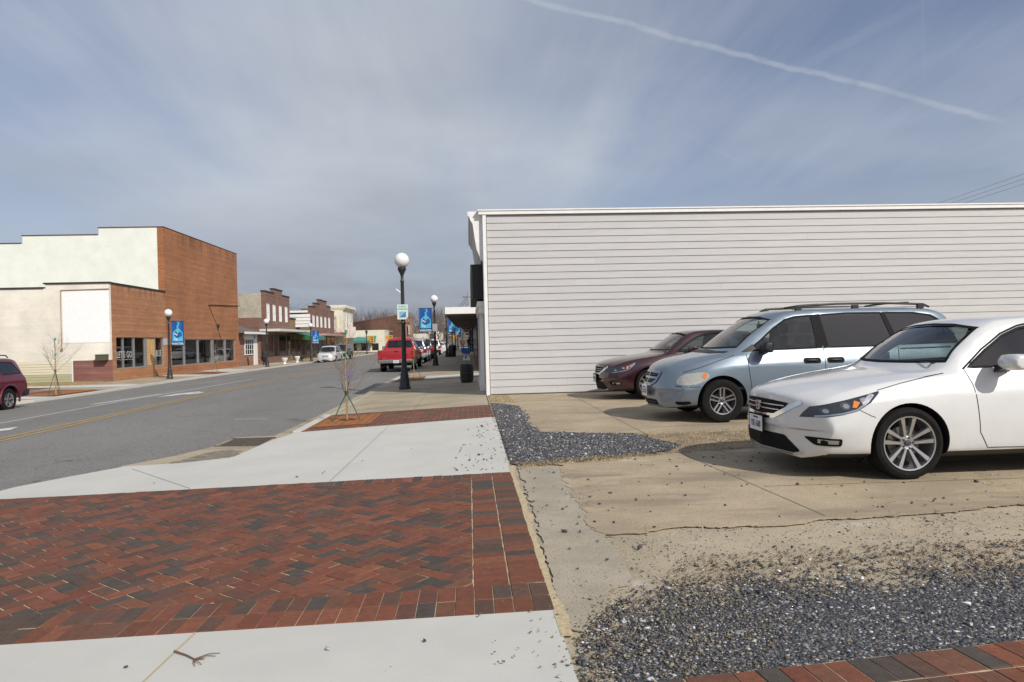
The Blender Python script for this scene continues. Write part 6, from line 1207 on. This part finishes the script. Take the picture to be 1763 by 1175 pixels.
banner(lamps[1], -1, 2.0, 3.46, .78, 'large blue WINTER banner on the second lamp of the right pavement'); banner(lamps[2], 1, 2.0, 3.42, .66, 'blue WINTER banner on the third right lamp under the canopy edge'); banner(lamps[6], 1, 2.0, 3.50, .76, 'blue WINTER banner on the lamp before the left brick shopfronts'); banner(lamps[8], 1, 1.95, 3.38, .75, 'blue WINTER banner above the white minivan'); banner(lamps[4], 1, 2.0, 3.4, .7, 'tiny distant blue banner on the fifth right lamp')
# --- dark lantern post, signals
def lantern(x, y, z0):
    t = thing('lantern_post', 'slim black lantern post at the side street corner', 'street lamp', (x, y, z0)); b = MB(); b.lathe([(.2, 0), (.18, .3), (.08, .5), (.06, 3.3), (.10, 3.35)], n=10); b.build('pole', iron, t, smooth=40); b = MB(); b.lathe([(.10, 3.35), (.22, 3.85), (.24, 3.9), (.08, 4.15), (.02, 4.3)], n=8); b.build('lantern', iron, t)
lantern(-17.45, 120, -.6)
def signal(x, y, z0, lab, pole=True):
    t = thing('traffic_signal', lab, 'traffic signal', (x, y, z0)); hy = mat('signal_yellow', (.62, .30, .02), .5) if 'signal_yellow' not in MT else MT['signal_yellow']
    if pole: b = MB(); b.tube((0, 0, 0), (0, 0, 3.9), .10, .08); b.tube((-.7, 0, 3.8), (.7, 0, 3.8), .06); b.build('pole', greyplate, t)
    b = MB(); b.box(.05, .65, -.2, .1, 1.9, 3.1); b.box(-.55, .0, -.15, .15, 2.4, 3.0); b.build('signal_head', hy, t, bevel=.03)
    for k in range(3): b = MB(); b.tube((.35, -.22, 2.15+.36*k), (.35, -.19, 2.15+.36*k), .13); b.build('signal_lens', lampdark, t)
signal(-17.0, 121, -.6, 'yellow pedestrian signal heads beside the black lantern post', False); signal(-13.9, 122, -.55, 'yellow traffic signal on a grey pole left of the red pickup')
for x, y, l in ((-.6, 118, 'yellow signal head hanging over the far right pavement'),): signal(x-2.2, y, -.2, l)
# --- barrel planter, bin, flags
t = thing('barrel_planter', 'black wooden barrel planter standing on the shaded pavement by the shopfront', 'planter', (-.11, 23.1, zwalk(-.11)))
b = MB(); b.lathe([(.19, 0), (.215, .15), (.225, .30), (.215, .46), (.195, .60), (.17, .60), (.17, .55), (0, .55)], n=20)
b.build('barrel', mat('charred_wood', (.022, .02, .018), .6, var=.3, vs=8), t, smooth=40)
for z in (.1, .3, .5): b = MB(); b.lathe([(.222, z), (.229, z+.01), (.229, z+.03), (.222, z+.04)], n=20, cap=False); b.build('hoop', iron, t)
t = thing('garden_ornament', 'blue bow and round white and green plaque on a stake in the barrel', 'ornament', (-.11, 23.0, .56)); b = MB(); b.tube((0, 0, -.1), (0, 0, .55), .01); b.build('stake', iron, t)
b = MB(); b.tube((0, -.03, .20), (0, -.01, .20), .115, n=20); b.build('plaque', bnwhite, t); b = MB(); b.add([(-.10, -.035, .16), (.10, -.035, .16), (.07, -.035, .11), (0, -.035, .088), (-.07, -.035, .11)], [(0, 1, 2, 3, 4)]); b.build('green_edge', mat('leaf_green', (.10, .35, .04), .7), t, fix=False); b = MB(); b.tube((-.02, -.04, .22), (-.02, -.03, .30), .035); b.build('red_figure', redp, t)
b = MB(); b.hexa([(-.13, -.02, .38), (.12, -.02, .36), (.12, .02, .36), (-.13, .02, .38), (-.15, -.02, .58), (.13, -.02, .56), (.13, .02, .56), (-.15, .02, .58)]); b.build('blue_bow', bnblue, t, bevel=.015)
t = thing('litter_bin', 'black cylindrical litter bin at the foot of the third right lamp', 'bin', (-1.55, 62.5, -.08)); b = MB(); b.lathe([(.30, 0), (.33, .1), (.33, .95), (.28, 1.05), (.1, 1.1)], n=16); b.build('bin_body', blackp, t, smooth=40); b = MB(); b.lathe([(.345, .8), (.345, .86)], n=16); b.build('rim_band', iron, t)
for (x, y, lab, mt_, h) in ((-18.2, 69.9, 'small white urn on the left pavement', whitewood, .6), (-18.1, 74.5, 'second white urn outside the brown brick front', whitewood, .65), (-18.6, 78.5, 'dark half barrel planter on the left pavement', coping, .55), (-19.3, 66.9, 'black bench like box outside the small shop', blackp, .8)):
    b = MB(); b.lathe([(.18, 0), (.10, h*.2), (.10, h*.35), (.26, h*.6), (.32, h*.95), (.28, h), (.25, h*.9), (0, h*.9)], n=14); tag(b.build('urn', mt_, smooth=50, loc=(x, y, zleft(x))), lab, 'planter')
# ------------------------------------------------------------------ young staked trees and bare trees
tie = mat('green_tie', (.03, .09, .05), .7); stakew = mat('stake_wood', (.36, .24, .11), .8); purple = mat('purple_tape', (.22, .10, .55), .5)
def twig_tree(b, p, d, l, r, depth, rnd, spread, nmin=2):
    q = p
    k = 3
    pts = [p]; dd = d.copy()
    for i in range(k): dd = (dd+Vector((rnd.gauss(0, .12), rnd.gauss(0, .12), rnd.gauss(.05, .08)))).normalized(); q = q+dd*l/k; pts.append(q)
    for i in range(k): b.tube(pts[i], pts[i+1], r*(1-.18*i), r*(1-.18*(i+1)), 4 if depth < 3 else 6, caps=False)
    if depth <= 0: return
    for j in range(nmin+rnd.randint(0, 1)):
        s_ = pts[-1] if j == 0 else pts[rnd.randint(1, k)]
        nd = (dd+Vector((rnd.gauss(0, spread), rnd.gauss(0, spread), rnd.gauss(.05, spread*.5)))).normalized(); twig_tree(b, s_, nd, l*rnd.uniform(.6, .85), r*.55, depth-1, rnd, spread, nmin)
def sapling(x, y, z, h, lab, seed, r=.018, wide=.4, straps=True, low=.30):
    rnd = random.Random(seed); t = thing('young_tree', lab, 'tree', (x, y, z), group='newly planted staked trees'); b = MB(); pts = [Vector((rnd.uniform(-.02, .02), rnd.uniform(-.02, .02), h*.86*k/6)) for k in range(7)]; pts[0] = Vector((0, 0, 0)); b.path(pts, [r*(1-.10*k) for k in range(7)], 8); b.build('trunk', stakew, t, smooth=50)
    b = MB(); 
    for k in range(22):
        u = low+(1-low)*rnd.random()**.8; p = Vector((0, 0, h*.86*u)); a = rnd.uniform(0, 6.28); e = rnd.uniform(.5, 1.6); d = Vector((math.cos(a), math.sin(a), e)).normalized(); twig_tree(b, p, d, wide*rnd.uniform(.45, .9)*(1.25-.6*u), .0042, 3, rnd, .28)
    for k in range(3):
        a = 2.1*k+rnd.random(); p = Vector((0, 0, h*.86*low)); d = Vector((math.cos(a), math.sin(a), .75)).normalized(); twig_tree(b, p, d, wide*.9, .008, 4, rnd, .3)
    b.build('branches', twigm, t)
    if straps:
        zs = h*low*.92
        for k in range(3):
            a = R(200+120*k)+.3; b = MB(); b.path([(0, 0, zs), (math.cos(a)*.17, math.sin(a)*.17, zs*.45), (math.cos(a)*.30, math.sin(a)*.30, .0)], [.014, .011, .011], 6); b.build('guy_strap', tie, t)
        b = MB(); b.tube((0, 0, zs-.04), (0, 0, zs+.04), .035); b.build('tie_band', tie, t)
        b = MB(); b.tube((0.02, 0, h*.62), (.02, 0, h*.65), r*1.5); b.tube((0.02, 0, h*.85), (.02, 0, h*.89), r*1.5); b.build('tape', mat('tape_green', (.03, .35, .18), .6) if 'tape_green' not in MT else MT['tape_green'], t)
    return t
t = sapling(-2.36, 13.45, -.105, 1.95, 'bare young tree with green guy straps in the rust stained pit, nearest the camera', 3, wide=.42); b = MB(); b.box(.01, .13, -.01, .005, .88, .91); b.build('purple_tag', purple, t)
sapling(-2.25, 28.3, -.09, 2.3, 'thin strapped sapling on the right pavement behind the red pickup', 8, wide=.25, low=.38); sapling(-17.5, 30.6, -.55, 2.75, 'staked bare sapling on the left pavement beside the burgundy off-roader', 12, r=.03, wide=.6, low=.42)
sapling(-18.3, 51.5, -.56, 2.3, 'thin sapling before the tall brick shop windows', 15, wide=.4, low=.4); sapling(-18.1, 71.5, -.58, 2.4, 'thin sapling before the brown brick front', 19, wide=.4, low=.4)
def pit(x0, x1, y0, y1, zf, lab):
    t = thing('tree_grate', lab, 'tree grate', ((x0+x1)/2, (y0+y1)/2, zf((x0+x1)/2))); cx, cy = t.location.x, t.location.y; sl_ = math.atan(.037) if x0 > -5 else 0
    b = MB(); b.box(x0-cx, x1-cx, y0-cy, y1-cy, .0, .012); b.build('plate', rustm, t); 
    b = MB(); n = 7
    for i in range(n):
        for j in range(12):
            x = x0-cx+(x1-x0)*(i+.5)/n; y = y0-cy+(y1-y0)*(j+.5)/12
            if random.random() < .85: b.box(x-(x1-x0)/n*.32, x+(x1-x0)/n*.32, y-.012, y+.012, .012, .0135)
    b.tube((0, 0, .012), (0, 0, .0145), .16, n=20); b.build('slots', mat('slot_dark', (.06, .03, .015), .9) if 'slot_dark' not in MT else MT['slot_dark'], t); t.rotation_euler = (0, -sl_, 0); return t
pit(-2.88, -1.82, 12.65, 14.3, lambda x: zwalk(x)+.007, 'rust stained square tree grate around the nearest sapling'); pit(-18.9, -17.35, 30.15, 33.6, lambda x: zleft(x)+.01, 'rust coloured grate around the left pavement sapling')
pit(-2.85, -1.8, 26.95, 28.9, lambda x: zwalk(x)+.007, 'rust coloured grate around the sapling behind the pickup')
# --- hill and woods
def zh(x, y): return -.8+float(np.interp(y, [190, 260, 420, 700], [0, 3.5, 11, 20]))*float(np.interp(x, [-400, -120, -40, 40, 200], [.5, .6, 1, .9, .7]))
b = MB(); NX, NY = 40, 16; xs = np.linspace(-420, 260, NX); ys = np.linspace(190, 720, NY); b.add([(x, y, zh(x, y)+1.2*math.sin(x*.03)*min(1, (y-190)/80)) for y in ys for x in xs], [(j*NX+i, j*NX+i+1, (j+1)*NX+i+1, (j+1)*NX+i) for j in range(NY-1) for i in range(NX-1)]); o = b.build('hill', mat('hill_leaf_litter', (.13, .10, .075), .95, var=.25, vs=.05), fix=False, smooth=60); o['kind'] = 'structure'
protos = []
for s_ in range(4):
    rnd = random.Random(40+s_); b = MB(); b.tube((0, 0, -.5), (0, 0, 2.6), .22, .17, 6)
    for k in range(5): a = 1.26*k+rnd.random(); twig_tree(b, Vector((0, 0, 1.8+.25*k)), Vector((math.cos(a)*.55, math.sin(a)*.55, 1)).normalized(), 2.6, .10, 4, rnd, .38, 2)
    protos.append(b)
tw = random.Random(99); k = 0; pos = []
for i in range(110):
    x = tw.uniform(-62, 14); y = tw.uniform(205, 330)
    if x > -20 and y < 225: y += 40
    pos.append((x, y))
pos += [(-9.6, 185), (-8.8, 200), (-7.5, 215), (1.5, 205), (3, 230), (-36.5, 235), (-30, 240)]
mesh_cache = {}
for i, (x, y) in enumerate(pos):
    s_ = i % 4
    if s_ not in mesh_cache: o = protos[s_].build('bare_tree', farbark, fix=False); mesh_cache[s_] = o.data
    else: o = bpy.data.objects.new('bare_tree', mesh_cache[s_]); COL.objects.link(o)
    sc = tw.uniform(.75, 1.25); o.location = (x, y, zh(x, y) if y > 190 else -.6); o.rotation_euler = (0, 0, tw.uniform(0, 6.28)); o.scale = (sc, sc, sc)
    tag(o, 'leafless tree in the brown wooded hillside beyond the end of the street', 'tree', 'bare trees on the far hill')
for i, (x, y, h) in enumerate([(-9.0, 170, 5.2), (2.2, 160, 4.0)]):
    t = thing('evergreen_tree', ['dark evergreen between the yellow building and the second banner', 'dark evergreen at the end of the right pavement'][i], 'tree', (x, y, -.6)); b = MB(); b.tube((0, 0, 0), (0, 0, h*.9), .15, .04); b.build('trunk', farbark, t); V = []; F = []
    rnd = random.Random(i); b = MB()
    for k in range(2600):
        u = rnd.random()**.7; zz_ = h*(.12+.88*(1-u)); rr_ = (1.1*u+.1)*rnd.uniform(.5, 1); a = rnd.uniform(0, 6.28); c = Vector((math.cos(a)*rr_, math.sin(a)*rr_, zz_)); e = Vector((rnd.gauss(0, 1), rnd.gauss(0, 1), rnd.gauss(0, 1))).normalized()*.10; g_ = Vector((rnd.gauss(0, 1), rnd.gauss(0, 1), rnd.gauss(0, 1))).normalized()*.10; b.add([c, c+e, c+g_], [(0, 1, 2)])
    b.build('foliage', mat('evergreen', (.045, .06, .025), .8, var=.3, vs=3) if 'evergreen' not in MT else MT['evergreen'], t, fix=False)
# --- overhead cables
def cable(p, q, sag, r, n=14): b = MB(); P = [Vector(p).lerp(Vector(q), k/n)-Vector((0, 0, sag*4*(k/n)*(1-k/n))) for k in range(n+1)]; b.path(P, r, 5); return b
up = thing('utility_pole', 'timber utility pole hidden behind the clapboard roof carrying cables', 'utility pole', (35.5, 60, 0)); b = MB(); b.tube((0, 0, 0), (0, 0, 10.9), .16, .11); b.box(-1.1, 1.1, -.06, .06, 10.3, 10.42); b.build('pole', farbark, up)
for i, (dz, lab) in enumerate(((0, 'upper'), (-.32, 'middle'), (-.62, 'lower'))):
    tag(cable((35.5, 60, 10.6+dz), (27.0, 14, 9.55+dz*.8), .12, .008).build('overhead_cable', blackp), f'{lab} of three thin dark cables crossing the sky at the right edge', 'cable')
up = thing('utility_pole', 'grey utility pole with crossarm seen over the canopy', 'utility pole', (.05, 92, -.2)); b = MB(); b.tube((0, 0, 0), (0, 0, 7.9), .14, .11); b.build('pole', greyplate, up); b = MB(); b.box(-.8, .8, -.06, .06, 7.2, 7.32); b.build('crossarm', farbark, up)
for i, (zt, lab) in enumerate(((7.4, 'highest'), (7.0, 'second'), (6.4, 'third'), (5.9, 'lowest'))):
    tag(cable((.05, 92, zt), (-3.3+i*.2, 122, 5.6-i*.35), .2, .03).build('overhead_cable', blackp), f'{lab} dark cable slanting down left from the grey utility pole', 'cable')
# --- two distant walkers
def person(x, y, z, col, lab, ph):
    vs = [(0, 0, .95), (.09, .02, .90), (.11, .12*ph, .50), (.11, .02*ph-.05, .08), (.11, .10, .03), (-.09, .02, .90), (-.11, -.12*ph, .50), (-.11, -.02*ph, .08), (-.11, .12, .03), (0, 0, 1.2), (0, 0, 1.42), (.19, 0, 1.40), (.25, -.05, 1.12), (.24, .08, .88), (-.19, 0, 1.40), (-.25, .05, 1.12), (-.24, -.05, .88), (0, .01, 1.53), (0, .02, 1.66), (0, .02, 1.74)]
    es = [(0, 1), (1, 2), (2, 3), (3, 4), (0, 5), (5, 6), (6, 7), (7, 8), (0, 9), (9, 10), (10, 11), (11, 12), (12, 13), (10, 14), (14, 15), (15, 16), (10, 17), (17, 18), (18, 19)]
    rs = [.15, .10, .065, .05, .04, .10, .065, .05, .04, .16, .13, .07, .05, .035, .07, .05, .035, .055, .10, .07]
    me = bpy.data.meshes.new('person'); me.from_pydata(vs, es, []); o = bpy.data.objects.new('person', me); COL.objects.link(o); o.modifiers.new('s', 'SKIN'); 
    for i, r_ in enumerate(rs): me.skin_vertices[0].data[i].radius = (r_, r_)
    me.skin_vertices[0].data[0].use_root = True; o.modifiers.new('u', 'SUBSURF').levels = 1
    dg = bpy.context.evaluated_depsgraph_get(); m2 = bpy.data.meshes.new_from_object(o.evaluated_get(dg)); o.modifiers.clear(); o.data = m2; m2.materials.append(col); o.location = (x, y, z); tag(o, lab, 'person')
person(-.75, 78, -.03, darkshop, 'person in dark clothes walking away on the far right pavement', 1); person(-.05, 86, -.01, blackp, 'person in black standing by the far shopfronts', -.4)
